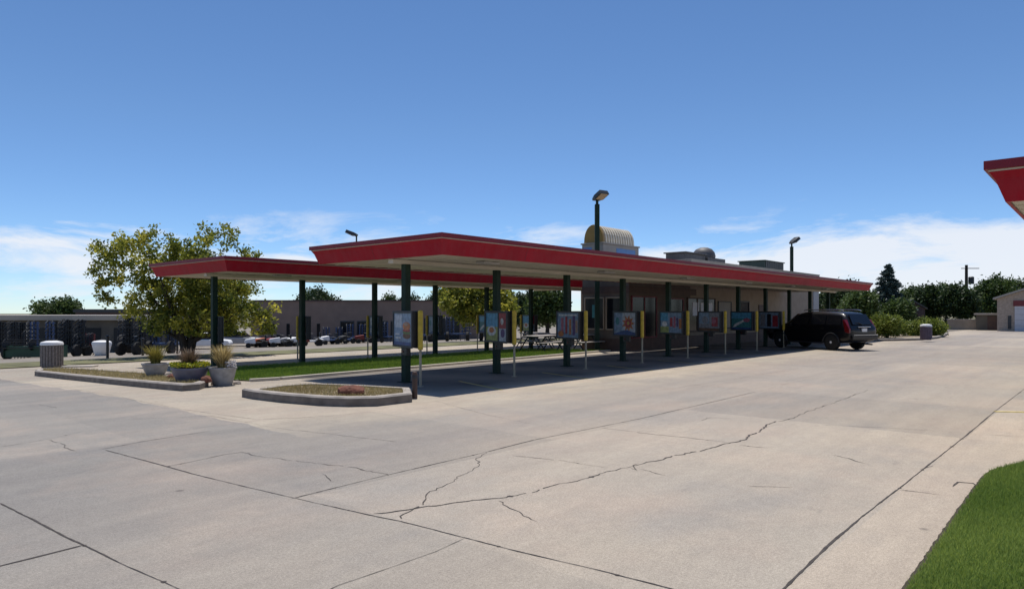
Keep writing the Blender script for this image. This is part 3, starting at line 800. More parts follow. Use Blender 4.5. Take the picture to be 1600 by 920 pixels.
# ================================================================== LAMP POSTS
def lamp(label, px, Y, ztop, z0, head_dir, tilt, r=.10, size=1.0, arm=.25):
    x = at(px, Y)
    t = thing('lamp_post', label, 'lamp post', (x, Y, z0), 0, 'floodlight poles around the restaurant')
    hh = ztop - z0
    mb = MB(); mb.bb(-r, r, -r, r, -.02, hh - .25); mb.tube([(0, 0, hh - .25), (0, 0, hh - .02)], r * .6, 10); mb.build('pole', M['green'], t, bevel=.015)
    mb = MB(); mb.bb(-r * 1.8, r * 1.8, -r * 1.8, r * 1.8, 0, .04); mb.build('base_plate', M['green'], t)
    rot = (Matrix.Rotation(head_dir, 3, 'Z') @ Matrix.Rotation(-tilt, 3, 'Y'))
    c = Vector((0, 0, hh)) + rot @ Vector((arm, 0, 0))
    mb = MB(); s = size
    vs = []
    for (xx, w, za, zc) in ((-.36, .20, -.02, .10), (-.1, .28, -.10, .13), (.36, .30, -.10, .10)):
        for (yy, zz) in ((-w, za), (w, za), (w * .85, zc), (-w * .85, zc)): vs.append(c + rot @ Vector((xx * s, yy * s, zz * s)))
    fs = [(3, 2, 1, 0), (8, 9, 10, 11)]
    for k in range(2):
        for j in range(4): fs.append((k * 4 + j, k * 4 + (j + 1) % 4, k * 4 + 4 + (j + 1) % 4, k * 4 + 4 + j))
    mb.add(vs, fs); h = mb.build('lamp_head', M['darkmetal'], t, bevel=.015)
    mb = MB(); mb.box(c + rot @ Vector((.12 * s, 0, -.115 * s)), (.44 * s, .44 * s, .02 * s), rot); mb.build('lens', M['lens'], h)
    mb = MB(); mb.tube([(0, 0, hh - .03), c + rot @ Vector((-.2 * s, 0, -.02))], r * .5, 8); mb.build('bracket', M['darkmetal'], t)
    return t
lamp('tall floodlight pole in front of the gold barrel tower', 933, 31.7, 6.92, gzv(18), R(-55), R(28), .105, .95, .20)
lamp('thin floodlight pole rising beyond the far end of the long canopy', 1237, 51, 6.8, gzv(18), R(20), R(38), .10, 1.0, .30)
lamp('short floodlight behind the left corner of the long canopy', 557, 27.0, 4.72, 3.46, R(178), R(24), .05, .62, .20)

# ================================================================== KERBED BEDS
def inset(poly, d):
    n = len(poly); out = []
    A = sum(poly[i][0] * poly[(i + 1) % n][1] - poly[(i + 1) % n][0] * poly[i][1] for i in range(n))
    s = 1 if A > 0 else -1
    for i in range(n):
        p0, p1, p2 = Vector(poly[i - 1]), Vector(poly[i]), Vector(poly[(i + 1) % n])
        d1, d2 = (p1 - p0).normalized(), (p2 - p1).normalized()
        n1, n2 = Vector((-d1.y, d1.x)) * s, Vector((-d2.y, d2.x)) * s
        b = (n1 + n2); k = b.length
        b = b.normalized() * (d / max(.45, k / 2))
        out.append(tuple(p1 + b))
    return out
def kerb_bed(label, poly, hgt, w, soil_drop=.03, soil='soil'):
    c = (sum(p[0] for p in poly) / len(poly), sum(p[1] for p in poly) / len(poly))
    x, y = uv2w(*c)
    t = thing('planting_bed', label, 'kerbed bed', (x, y, gzv(c[1])), RZ)
    z0 = gzv(c[1])
    P = lambda p, dz: (p[0] - c[0], p[1] - c[1], gzv(p[1]) + dz - z0)
    n = len(poly); i1 = inset(poly, .025); i2 = inset(poly, w)
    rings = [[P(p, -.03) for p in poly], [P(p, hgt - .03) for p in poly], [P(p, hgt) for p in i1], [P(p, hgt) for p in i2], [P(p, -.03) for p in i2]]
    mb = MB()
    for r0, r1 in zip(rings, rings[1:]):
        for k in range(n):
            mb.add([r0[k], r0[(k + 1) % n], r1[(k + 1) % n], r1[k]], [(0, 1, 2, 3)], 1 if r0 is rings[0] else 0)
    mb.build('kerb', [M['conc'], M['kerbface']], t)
    i3 = inset(poly, w - .01)
    mb = MB(); mb.add([P(p, hgt - soil_drop) for p in i3], [tuple(range(n))]); mb.build('soil', M[soil], t)
    return t, i3
bed2 = [guv(378, 620), guv(395, 623.5), guv(440, 629), guv(500, 634), guv(545, 635.5), guv(590, 634.5), guv(644, 628),
        guv(641, 605, .18), guv(560, 600.5, .18), guv(490, 598, .18), guv(440, 601, .18), guv(400, 606.5, .18)]
t2, in2 = kerb_bed('low kerbed bed holding a red rock, at the corner of the stalls', bed2, .18, .17)
bed1 = [guv(54, 587), guv(110, 593.5), guv(180, 601), guv(250, 608), guv(285, 611), guv(312, 609), guv(326, 604, .0),
        guv(300, 590, .16), guv(240, 582.5, .16), guv(160, 577, .16), guv(100, 573.5, .16), guv(60, 576, .16)]
t1, in1 = kerb_bed('long kerbed bed holding three plant pots and a litter barrel', bed1, .16, .17)
o = blades(poly_sampler(in2, lambda a, b: gzv(b) + .14), 9000, .07, .012, 21, M['straw'], 'dry_grass', lean=1.0); o.rotation_euler.z = RZ; struct(o, 'stuff')
o = blades(poly_sampler(in1, lambda a, b: gzv(b) + .12), 9000, .09, .014, 22, M['straw'], 'dry_grass', lean=1.0); o.rotation_euler.z = RZ; struct(o, 'stuff')

def rock(name, label, loc, d, material, seed, rz=0):
    bm = bmesh.new(); bmesh.ops.create_icosphere(bm, subdivisions=3, radius=1)
    g = random.Random(seed); ax = [Vector((g.gauss(0, 1), g.gauss(0, 1), g.gauss(0, 1))).normalized() for _ in range(14)]
    for v in bm.verts:
        p = v.co.normalized(); k = 1.0
        for a in ax: k = min(k, .82 / max(.2, p.dot(a)) if p.dot(a) > .75 else 9)
        k += g.uniform(-.02, .02)
        v.co = Vector((p.x * k * d[0] / 2, p.y * k * d[1] / 2, max(-.35, p.z * k) * d[2] * .74 + d[2] * .26))
    me = bpy.data.meshes.new(name); bm.to_mesh(me); bm.free(); me.materials.append(material)
    o = bpy.data.objects.new(name, me); C.objects.link(o); o.location = loc; o.rotation_euler.z = rz
    tag(o, label, 'rock'); return o
x, y, z = gp(549, 616, .15)
rock('rock', 'flat rust red rock lying in the low kerbed bed', (x, y, z + .14), (.60, .42, .21), M['rock'], 3, .2)
for i, (px, py, d, mt, lb) in enumerate([(272, 592, (.35, .3, .16), 'rock', 'red brown rock between the left and middle plant pots'),
                                     (322, 597, (.28, .3, .17), 'rock', 'dark red rock between the middle and right plant pots'),
                                     (336, 601, (.24, .22, .13), 'stone', 'pale stone at the left foot of the right plant pot'),
                                     (371, 600, (.20, .2, .10), 'stone', 'small stone at the right foot of the right plant pot'),
                                     (258, 586, (.5, .25, .1), 'stone', 'flat pale stone beside the left plant pot')]):
    x, y, z = gp(px, py, .12 if px < 330 else 0)
    rock('rock', lb, (x, y, z + (.12 if px < 330 else 0)), d, M[mt], 30 + i, i)

# ---- pots and their plants
def tuft(P0, n, h, spread, seed, material, name, parent, curve=.5, w=.012):
    g = np.random.default_rng(seed); V = []; T = []
    for _ in range(n):
        a = g.uniform(0, 2 * PI); r0 = g.uniform(0, .10); hh = h * g.uniform(.55, 1.15); out = spread * g.uniform(.1, 1) ; tt = g.uniform(0, 1)
        base = np.array([P0[0] + r0 * math.cos(a), P0[1] + r0 * math.sin(a), P0[2]]); dirv = np.array([math.cos(a), math.sin(a), 0.]); sd = np.array([-math.sin(a), math.cos(a), 0.])
        prev = base
        for k in range(1, 4):
            s = k / 3; p = base + dirv * out * s ** 1.7 + np.array([0, 0, hh * (s - curve * .35 * s ** 3)])
            w0, w1 = w * (1 - (k - 1) / 3.3), w * (1 - k / 3.3)
            V += [prev - sd * w0, prev + sd * w0, p + sd * w1, p - sd * w1]; T.append(tt); prev = p
    return quads_object(name, np.array(V), np.array(T), material, parent)
def pot(label, loc, prof, material, rimmat=None):
    t = thing('plant_pot', label, 'plant pot', loc, 0, 'plant pots on the kerbed bed')
    rr, hh = prof[-1]
    mb = MB(); mb.lathe(prof + [(rr + .015, hh + .001), (rr + .015, hh + .04), (rr - .045, hh + .04), (rr - .05, hh - .05)], n=28); mb.build('bowl', material, t, smooth=True)
    mb = MB(); mb.lathe([(rr - .05, hh - .04), (rr * .5, hh - .02), (0, hh - .015)], n=24); mb.build('soil', M['soil'], t)
    return t
x, y, z = gp(243, 588, .12); pz = z + .12
pot('round grey pot of olive grass, farthest from the grass strip', (x, y, pz), [(.17, 0), (.20, .02), (.27, .15), (.33, .32)], M['pot'])
t = thing('ornamental_grass', 'olive yellow grass tuft in the leftmost pot', 'potted grass', (x, y, pz + .30)); tuft((0, 0, 0), 420, .60, .38, 41, M['olivegrass'], 'blades', t)
x, y, z = gp(297, 596, .12); pz = z + .12
pot('wide dark blue pot with yellow flowers, middle of the three pots', (x, y, pz), [(.24, 0), (.29, .02), (.36, .16), (.41, .30)], M['potblue'])
t = thing('flowering_plant', 'yellow green flowers under plum coloured stems in the wide blue pot', 'potted flowers', (x, y, pz + .30))
g = np.random.default_rng(5); n = 900; a = g.uniform(0, 2 * PI, n); r = .43 * np.sqrt(g.uniform(0, 1, n)); Pn = np.stack([r * np.cos(a), r * np.sin(a), .07 + .09 * g.uniform(0, 1, n)], 1)
leaf_object('flowers', Pn, .07, M['flower'], t, 6)
tuft((-.05, .05, 0), 420, .54, .44, 42, M['plumgrass'], 'stems', t, w=.009)
x, y, z = gp(348, 602); pz = z
pot('tall grey pot of straw coloured grass, nearest the grass strip', (x, y, pz), [(.20, 0), (.22, .02), (.26, .18), (.31, .40)], M['pot'])
t = thing('ornamental_grass', 'straw blond grass plume in the rightmost pot', 'potted grass', (x, y, pz + .38)); tuft((0, 0, 0), 520, .66, .34, 43, M['strawgrass'], 'blades', t)
g = np.random.default_rng(9); n = 160; a = g.uniform(-.9, .9, n); r = .30 * np.sqrt(g.uniform(.3, 1, n)); Pn = np.stack([r * np.cos(a), r * np.sin(a), .08 + .14 * g.uniform(0, 1, n)], 1)
leaf_object('bloom', Pn, .05, M['whitebloom'], t, 7)

# ---- litter barrels
def barrel(label, loc, r, h, mt, lidmat, n=22):
    t = thing('litter_barrel', label, 'litter bin', loc, 0, 'litter barrels')
    mb = MB(); mb.lathe([(r * .90, 0), (r * .90, .04), (r * .93, .05), (r * .93, h - .05), (r * .9, h - .05)], n=32); mb.build('drum', mt, t, smooth=True)
    mb = MB()
    for k in range(n):
        a = 2 * PI * k / n
        mb.box((math.cos(a) * r * .96, math.sin(a) * r * .96, h / 2), (.045, 2 * PI * r / n * .62, h - .13), Matrix.Rotation(a, 3, 'Z'))
    mb.build('staves', mt, t, bevel=.008)
    mb = MB(); mb.lathe([(r * .9, h - .049), (r * 1.04, h - .045), (r * 1.04, h + .01), (r * .96, h + .06), (r * .5, h + .10), (r * .42, h + .09), (r * .40, h - .02), (0, h - .02)], n=32); mb.build('lid', lidmat, t, smooth=True)
    return t
x, y, z = gp(81, 574, .05); barrel('ribbed brown grey litter barrel with white lid at the end of the long bed', (x, y, z + .05), .335, .83, M['barrel'], M['white'])
x, y, z = gp(123, 573.5, .13)
mb = MB(); mb.prism([(-.45, -.2), (.5, -.22), (.55, .15), (-.4, .2)], 0, .05); o = mb.build('stone_slab', M['edging'], loc=(x, y, z + .14), rz=.2, bevel=.012); tag(o, 'pale flat stone slab lying beside the white lidded barrel', 'slab')
# ---- short bollard by the bed
x, y, z = gp(648, 622)
t = thing('bollard', 'short dark bollard at the corner of the low kerbed bed', 'bollard', (x, y, z))
mb = MB(); mb.lathe([(.055, -.02), (.055, .50), (.045, .53), (0, .54)], n=16); mb.build('post', M['brown'], t, smooth=True)
mb = MB(); mb.lathe([(.057, .40), (.060, .41), (.060, .46), (.057, .47)], n=16); mb.build('band', M['darkmetal'], t, smooth=True)

# ================================================================== BLACK VEHICLE
hd = Vector((-.45, .89)).normalized()
cxr = Vector((15.75, 30.9)); cc = cxr + hd * 2.45
V = thing('sport_utility_vehicle', 'black sport utility vehicle parked in the last shaded stall', 'car', (cc.x, cc.y, 0), math.atan2(hd.y, hd.x))
ST = [(-2.45, .60, .92, .78, .74), (-2.40, .45, 1.06, .88, .80), (-2.33, .38, 1.18, .92, .80), (-2.02, .34, 1.70, .95, .70), (-1.7, .32, 1.76, .95, .70), (-.6, .30, 1.79, .955, .71), (.25, .30, 1.77, .955, .70), (.62, .30, 1.68, .955, .68), (1.22, .30, 1.17, .95, .80), (1.9, .32, 1.08, .93, .76), (2.28, .36, .98, .87, .70), (2.42, .50, .80, .74, .6)]
def ringpts(s):
    x, zb_, zt, w, wt = s
    belt = min(1.10, zt - .06)
    return [(0, zb_), (w * .8, zb_), (w * .97, zb_ + .08), (w, (zb_ + belt) * .5), (w * .985, belt), (wt + .02, max(belt + .02, zt - .07)), (wt * .82, zt - .012), (0, zt)]
mb = MB(); rings = []
for s in ST:
    p = ringpts(s); rings.append([(s[0], a, b) for a, b in p] + [(s[0], -a, b) for a, b in reversed(p[1:-1])])
n = len(rings[0]); vs = [q for r in rings for q in r]; fs = []
for i in range(len(rings) - 1):
    for k in range(n): fs.append((i * n + k, i * n + (k + 1) % n, (i + 1) * n + (k + 1) % n, (i + 1) * n + k))
fs += [tuple(range(n)), tuple(range((len(rings) - 1) * n, len(rings) * n))]
mb.add(vs, fs); body = mb.build('body', M['carblack'], V, smooth=True)
sb = body.modifiers.new('sub', 'SUBSURF'); sb.levels = 2; sb.render_levels = 2
def side_pt(x, f, s, off):
    """point on the greenhouse side, f 0..1 from belt to roof rail"""
    for a, b in zip(ST, ST[1:]):
        if a[0] <= x <= b[0]:
            k = (x - a[0]) / (b[0] - a[0]); pa, pb = ringpts(a), ringpts(b)
            lo = [pa[4][i] * (1 - k) + pb[4][i] * k for i in (0, 1)]; hi = [pa[5][i] * (1 - k) + pb[5][i] * k for i in (0, 1)]
            return (x, s * (lo[0] * (1 - f) + hi[0] * f + off), lo[1] * (1 - f) + hi[1] * f)
for s in (1, -1):
    for (xa, xb, xa2, xb2) in ((-1.95, -1.22, -1.9, -1.22), (-1.12, -.28, -1.12, -.28), (-.18, .92, -.18, .45)):
        mb = MB(); q = [side_pt(xa, .10, s, -.002), side_pt(xb, .10, s, -.002), side_pt(xb2, .86, s, .008), side_pt(xa2, .86, s, .008)]
        nrm = [(a, b + s * .012, c) for a, b, c in q]
        mb.add(q + nrm, [(4, 5, 6, 7), (0, 1, 5, 4), (1, 2, 6, 5), (2, 3, 7, 6), (3, 0, 4, 7)]); mb.build('side_window', M['carglass'], V)
    for xa in (-1.15, -.20):
        mb = MB(); mb.bb(xa + .06, xa + .24, s * .958 - .02, s * .958 + .02, .96, .995); mb.build('door_handle', M['carblack'], V, bevel=.008)
    mb = MB(); mb.box((.72, s * 1.04, 1.14), (.14, .18, .14)); mb.build('mirror', M['carblack'], V, bevel=.03)
    mb = MB(); mb.tube([(-1.85, s * .60, 1.80), (-1.7, s * .60, 1.835), (.1, s * .60, 1.845), (.3, s * .60, 1.80)], .02, 8); mb.build('roof_rail', M['chrome'], V, smooth=True)
    mb = MB(); mb.prism([(-2.405, .80), (-2.37, .80), (-2.18, .84), (-2.06, 1.38), (-2.14, 1.40), (-2.32, 1.12), (-2.40, .98)], s * .80 - .09, s * .80 + .145, axis='y'); mb.build('tail_light', M['taillight'], V, bevel=.02)
    mb = MB(); mb.box((2.30, s * .66, .82), (.14, .34, .16), (0, 0, s * -.3)); mb.build('headlight', M['lightgrey'], V, bevel=.03)
    mb = MB(); mb.bb(-1.0, .95, s * .94 - .05, s * .94 + .05, .30, .36); mb.build('running_board', M['plastic'], V, bevel=.02)
    for xw in (-1.46, 1.44):
        mb = MB(); y0 = s * .84
        mb.lathe([(.22, -.11), (.33, -.115), (.365, -.09), (.372, -.04), (.372, .04), (.365, .09), (.33, .115), (.22, .11)], (xw, y0, .372), 30, axis='y'); ty = mb.build('wheel', M['tyre'], V, smooth=True)
        mb = MB(); mb.lathe([(.235, -.09), (.235, .09), (.20, .10), (.19, .06)], (xw, y0, .372), 28, axis='y')
        for k in range(6):
            a = 2 * PI * k / 6
            mb.box((xw + math.cos(a) * .115, y0 + s * .095, .372 + math.sin(a) * .115), (.20, .025, .055), Matrix.Rotation(-a, 3, 'Y'))
        mb.lathe([(.055, -.115), (.055, .115), (0.0, .118)], (xw, y0, .372), 16, axis='y'); mb.build('rim', M['alloy'], ty)
        mb = MB(); pts = []
        for k in range(13):
            a = PI * k / 12
            pts.append((xw + .43 * math.cos(a), s * .948, .36 + .43 * math.sin(a)))
        mb.tube(pts, .03, 8); mb.build('wheel_arch', M['plastic'], V, smooth=True)
mb = MB(); q = [(-2.345, -.66, 1.17), (-2.345, .66, 1.17), (-2.075, .58, 1.63), (-2.075, -.58, 1.63)]
o_ = [(a - .03, b, c + .012) for a, b, c in q]; mb.add(q + o_, [(4, 5, 6, 7), (0, 1, 5, 4), (1, 2, 6, 5), (2, 3, 7, 6), (3, 0, 4, 7)]); rw = mb.build('rear_window', M['carglass'], V)
mb = MB(); mb.tube([(-2.40, 0, 1.16), (-2.36, .30, 1.27)], .012, 6); mb.tube([(-2.37, .12, 1.21), (-2.355, .45, 1.27)], .010, 6); mb.build('wiper', M['plastic'], rw)
mb = MB(); mb.bb(-2.52, -2.38, -.86, .86, .50, .70); bp_ = mb.build('rear_bumper', M['carblack'], V, bevel=.04, seg=3)
mb = MB(); mb.bb(-2.53, -2.40, -.80, .80, .701, .722); mb.build('step_pad', M['chrome'], bp_)
mb = MB(); mb.bb(-2.475, -2.43, -.16, .16, .86, 1.01); mb.build('number_plate', M['white'], V)
mb = MB(); mb.bb(-2.47, -2.42, -.42, .42, 1.055, 1.09); mb.build('tailgate_trim', M['chrome'], V, bevel=.01)
mb = MB(); mb.bb(2.36, 2.46, -.5, .5, .62, .80); mb.build('grille', M['plastic'], V, bevel=.02)
mb = MB(); q = [(1.20, -.68, 1.19), (1.20, .68, 1.19), (.66, .58, 1.64), (.66, -.58, 1.64)]; o_ = [(a + .02, b, c + .015) for a, b, c in q]
mb.add(q + o_, [(4, 5, 6, 7), (0, 1, 5, 4), (1, 2, 6, 5), (2, 3, 7, 6), (3, 0, 4, 7)]); mb.build('windscreen', M['carglass'], V)
mb = MB(); mb.tube([(-2.0, -.5, .30), (-2.5, -.5, .28)], .035, 10); mb.build('exhaust_pipe', M['chrome'], V)

# ================================================================== PICNIC TABLES
def picnic(label, u, v):
    x, y = uv2w(u, v)
    t = thing('picnic_table', label, 'picnic table', (x, y, gzv(v) + .02), RZ, 'picnic tables beside the restaurant')
    mb = MB()
    for k in range(5): mb.bb(-.9, .9, -.36 + k * .15, -.23 + k * .15, .72, .76)
    mb.build('tabletop', M['wood'], t, bevel=.006)
    for s in (-1, 1):
        mb = MB()
        for k in range(2): mb.bb(-.9, .9, s * .72 - .13 + k * .14, s * .72 - .01 + k * .14, .43, .465)
        mb.build('bench', M['wood'], t, bevel=.006)
        mb = MB(); xx = s * .65
        mb.tube([(xx, -.80, 0), (xx, -.25, .715)], .03, 8); mb.tube([(xx, .80, 0), (xx, .25, .715)], .03, 8); mb.tube([(xx, -.85, .40), (xx, .85, .40)], .025, 8); mb.tube([(xx, -.35, .69), (xx, .35, .69)], .025, 8)
        mb.build('leg', M['blackmetal'], t, smooth=True)
    return t
picnic('picnic table nearest the rear canopy posts, pale slats in the sun', 24.9, 20.0)
picnic('picnic table closest to the restaurant end wall', 25.9, 18.6)
picnic('picnic table under the edge of the rear canopy', 27.6, 21.7)
picnic('picnic table set back deepest under the rear canopy', 29.6, 24.2)

# ================================================================== TREES
def tree(name, label, loc, blobs, ncl, per, spread, leaf, material, trunks, seed, group=None, bark=True, shell=.45, low=.25):
    t = thing(name, label, 'tree', loc, 0, group)
    P, tt = crown_points(blobs, ncl, per, spread, seed, shell)
    keep = P[:, 2] > low
    leaf_object('crown', P[keep], leaf, material, t, seed + 1, tt[keep])
    mb = MB()
    for pts, r in trunks: mb.tube(pts, r, 8)
    mb.build('trunk', M['bark'], t, smooth=True)
    return t
def round_blobs(rx, rz, zc, n, seed, ry=None):
    g = random.Random(seed); ry = ry or rx; out = [(0, 0, zc, rx * .72, ry * .72, rz * .75)]
    for k in range(n):
        a = g.uniform(0, 2 * PI); e = g.uniform(-.6, 1.0); c = math.sqrt(max(0, 1 - e * e))
        out.append((rx * .58 * c * math.cos(a), ry * .58 * c * math.sin(a), zc + rz * .58 * e, rx * g.uniform(.28, .42), ry * g.uniform(.28, .42), rz * g.uniform(.26, .40)))
    return out
def limbs(blobs, h0, r, seed, base=(0, 0, 0)):
    g = random.Random(seed); T = []
    top = (base[0] + .05, base[1], h0)
    T.append(([(base[0], base[1], -.1), (base[0], base[1], .2), top], [r * 1.35, r, r * .8]))
    for b in blobs[1:9]:
        mid = Vector(top).lerp(Vector(b[:3]), .5) + Vector((g.uniform(-.15, .15), g.uniform(-.15, .15), g.uniform(0, .25)))
        T.append(([top, mid, (b[0], b[1], b[2])], [r * .6, r * .35, r * .12]))
    return T
# main tree (yellowing): the lobes measured in the photograph, given depth
TY = 31.5; tx = at(293, TY); tz = gz(tx, TY); s = TY / F
lob = [(205, 410, 52), (250, 392, 40), (185, 425, 34), (172, 405, 18), (345, 388, 45), (300, 392, 35), (372, 400, 30), (280, 440, 55), (330, 450, 55), (245, 470, 42), (205, 478, 26),
       (375, 465, 45), (395, 495, 30), (330, 500, 48), (285, 505, 40), (250, 505, 34), (360, 510, 40), (225, 500, 24), (320, 415, 45), (190, 458, 20), (172, 448, 14), (232, 455, 24), (405, 480, 22), (400, 512, 22), (345, 470, 40)]
g = random.Random(4); bl = []
byz = HY + (H - tz) * F / TY
for (px, py, rr) in lob:
    r_ = rr * s * .90
    bl.append(((px - 293) * s, g.uniform(-.9, .9) if rr < 40 else g.uniform(-.6, .6), (byz - py) * s, r_, r_ * 1.25, r_ * .92))
for k in range(5): bl.append((g.uniform(-1.5, 2), g.choice((-1, 1)) * g.uniform(1.4, 2.4), g.uniform(2.2, 4.2), 1.2, 1.0, 1.0))
trunks = []
for i, (ax, ay, az) in enumerate([(-2.4, .3, 3.6), (-1.2, -.5, 4.1), (.2, .6, 4.6), (1.2, -.3, 4.4), (2.3, .4, 3.2), (.9, 1.4, 3.4), (-.6, -1.2, 3.2), (2.4, -.4, 2.0), (-1.9, .2, 2.0)]):
    trunks.append(([(ax * .04, ay * .06, -.1), (ax * .12, ay * .15, .7), (ax * .45, ay * .5, az * .52), (ax, ay, az)], [.15, .12, .07, .02]))
tree('ornamental_tree', 'broad yellowing multi stemmed tree behind the plant pots', (tx, TY, tz), bl, 540, 64, .145, .150, M['leaf_gold'], trunks, 51, low=.95)
# second yellowing tree beyond the rear canopy
Y = 50; x = at(752, Y); z = gz(x, Y); b = round_blobs(3.6, 2.4, 2.75 + (H - 1.75), 12, 8)
tree('ornamental_tree', 'smaller yellowing tree seen between posts under the canopies', (x, Y, z), b, 620, 26, .20, .26, M['leaf_gold'], limbs(b, 1.4, .16, 9), 61)
# darker trees round the back
def back_tree(label, px, Y, ytop, wpx, material, seed, ncl=240, name='broadleaf_tree', leaf=.42, per=24, zoff=0):
    x = at(px, Y); z = gz(x, Y) if Y < 75 else (-1.6 if px < 1000 else 0)
    top = H + (HY - ytop) * Y / F - z
    rx = wpx * Y / F / 2; rz = max(top * .46, .8)
    b = round_blobs(rx, rz, top - rz * .97, 11, seed, min(rx, 6))
    return tree(name, label, (x, Y, z), b, ncl, per, leaf * .9, leaf, material, limbs(b, max(.8, top - rz * 1.7), .2, seed), seed, 'trees beyond the lot')
back_tree('round green tree rising behind the pale roofed machinery shed', 86, 95, 459, 84, M['leaf_green'], 71, 300)
back_tree('dark tree above the brick building, left of the third rear post', 492, 105, 445, 80, M['leaf_dark'], 72, 240)
back_tree('low dark tree above the brick building beside the burger board post', 640, 110, 456, 60, M['leaf_dark'], 73, 150)
back_tree('small tree tip above the brick building, left of the burger board post', 606, 112, 459, 30, M['leaf_green'], 74, 100)
back_tree('dark tree above the right end of the brick building', 682, 112, 455, 44, M['leaf_dark'], 75, 140)
back_tree('dense green tree behind the picnic tables', 855, 62, 440, 66, M['leaf_green'], 76, 320, leaf=.30)
back_tree('dark tree right behind the rear canopy end, over the tables', 820, 75, 452, 50, M['leaf_dark'], 77, 200, leaf=.30)
row = [(1318, 78, 434, 60, 'dark', 'dark tree peeping over the far end of the long canopy'), (1345, 70, 452, 60, 'green', 'green tree under the far canopy tip, behind the black vehicle'),
       (1300, 85, 448, 50, 'dark', 'shadowy tree beyond the end of the restaurant wall'),
       (1422, 92, 446, 62, 'green', 'green tree just right of the spruce'), (1452, 80, 447, 56, 'dark', 'dark tree above the mauve litter barrel'),
       (1478, 86, 441, 52, 'green', 'upright tree left of the utility pole'), (1500, 76, 446, 58, 'dark', 'dark leaning tree in front of the utility pole'),
       (1532, 92, 446, 50, 'dark', 'tree right of the utility pole, above the little shed'), (1556, 84, 430, 62, 'green', 'tall green tree behind the pale garage corner'),
       (1590, 90, 428, 60, 'green', 'tall tree over the pale garage roof'), (1625, 88, 430, 60, 'dark', 'tree at the right edge behind the garage'),
       (1405, 70, 468, 44, 'green', 'low green tree at the foot of the spruce')]
for i, (px, Y, yt, w, mk, lb) in enumerate(row): back_tree(lb, px, Y, yt, w, M['leaf_' + mk], 90 + i, 330, leaf=.34, per=26)
# spruce
Y = 74; x = at(1388, Y)
t = thing('spruce_tree', 'pointed blue green spruce standing above the other trees', 'tree', (x, Y, 0))
g = np.random.default_rng(3); P = []
hh = H + (HY - 414) * Y / F
for k in range(15):
    z = 1.0 + (hh - 1.2) * k / 14; r = 2.75 * (1 - (k / 14) ** 1.1) + .25
    nb = 11
    for j in range(nb):
        a = 2 * PI * (j + g.uniform(-.3, .3)) / nb + k * .7; L_ = r * g.uniform(.6, 1.2); z0_ = z; z = z + g.uniform(-.22, .22)
        m_ = int(110 * L_ / 2 + 40)
        f = g.uniform(.12, 1, m_) ** .8
        P.append(np.stack([np.cos(a) * f * L_ + g.normal(0, .08, m_), np.sin(a) * f * L_ + g.normal(0, .08, m_), z - .30 * f * f * L_ + g.normal(0, .06, m_) + .12 * f], 1)); z = z0_
P = np.concatenate(P)
leaf_object('crown', P, .27, M['needle'], t, 8, flat=.5, aspect=.4)
mb = MB(); mb.tube([(0, 0, -.1), (0, 0, hh * .5), (0, 0, hh - .1)], [.2, .12, .02], 8); mb.build('trunk', M['bark'], t)

# ---- bed with bushes and barrel at the far end of the lot
bed3 = [guv(1362, 533), guv(1400, 532.5), guv(1440, 531.5), guv(1464, 529), guv(1476, 526), guv(1482, 522), guv(1470, 517), guv(1420, 517), guv(1360, 520)]
kerb_bed('kerbed bed of shrubs beyond the black vehicle', bed3, .14, .18)
def bush(label, px, py, Y, w, h, seed, n=260):
    x = at(px, Y)
    t = thing('shrub', label, 'shrub', (x, Y, .1), 0, 'yellow green shrubs in the far bed')
    b = round_blobs(w / 2, h * .55, h * .48, 10, seed)
    P, tt = crown_points(b, n, 26, .11, seed, .5); P = P[P[:, 2] > .02]; leaf_object('foliage', P, .13, M['leaf_bush'], t, seed, np.resize(tt, len(P)))
    mb = MB()
    for k in range(5):
        a = k * 1.3; mb.tube([(0, 0, -.05), (math.cos(a) * w * .15, math.sin(a) * w * .15, h * .4), (math.cos(a) * w * .3, math.sin(a) * w * .3, h * .75)], [.04, .03, .01], 6)
    mb.build('stem', M['bark'], t)
bush('large yellow green shrub right behind the black vehicle', 1386, 531, 43.6, 2.3, 1.62, 201, 330)
bush('rounded shrub left of the mauve barrel', 1425, 529, 47.5, 1.9, 1.05, 202, 200)
bush('yellow tipped shrub right of the mauve barrel', 1462, 528, 47.8, 1.75, 1.15, 203, 220)
bush('low shrub hidden behind the mauve barrel', 1446, 527, 49.5, 1.6, 1.2, 204, 160)
bush('dark sided shrub at the back of the far bed', 1402, 527, 46.5, 1.6, 1.3, 205, 180)
x, y, z = gp(1447, 530.5, .12); barrel('mauve grey litter barrel with white lid among the far shrubs', (x, y, .11), .30, .82, M['barrelpurple'], M['white'])

# ================================================================== FAR RIGHT BUILDINGS
Y = 63; x0 = at(1558, Y)
t = thing('garage_building', 'pale brick garage with white roller door at the right edge', 'garage', (x0, Y, 0), R(-40))
mb = MB(); mb.prism([(0, -.1), (9, -.1), (9, 3.0), (4.5, 4.55), (0, 2.95)], 0, 10, axis='y'); mb.build('wall', M['wallbeige'], t)
mb = MB(); mb.prism([(-.3, 2.86), (4.5, 4.58), (9.3, 2.9), (9.3, 3.06), (4.5, 4.76), (-.3, 3.02)], -.3, 10.3, axis='y'); mb.build('roof', M['parapet'], t)
mb = MB(); mb.bb(1.3, 5.2, -.06, -.002, 0, 2.25); d = mb.build('roller_door', M['door'], t)
mb = MB()
for k in range(4): mb.bb(1.32, 5.18, -.075, -.061, .5 + k * .5, .53 + k * .5)
mb.build('slat', M['lightgrey'], d)
mb = MB(); mb.bb(1.2, 5.4, -.10, -.003, 2.252, 2.75); mb.build('header', M['maroon'], t)
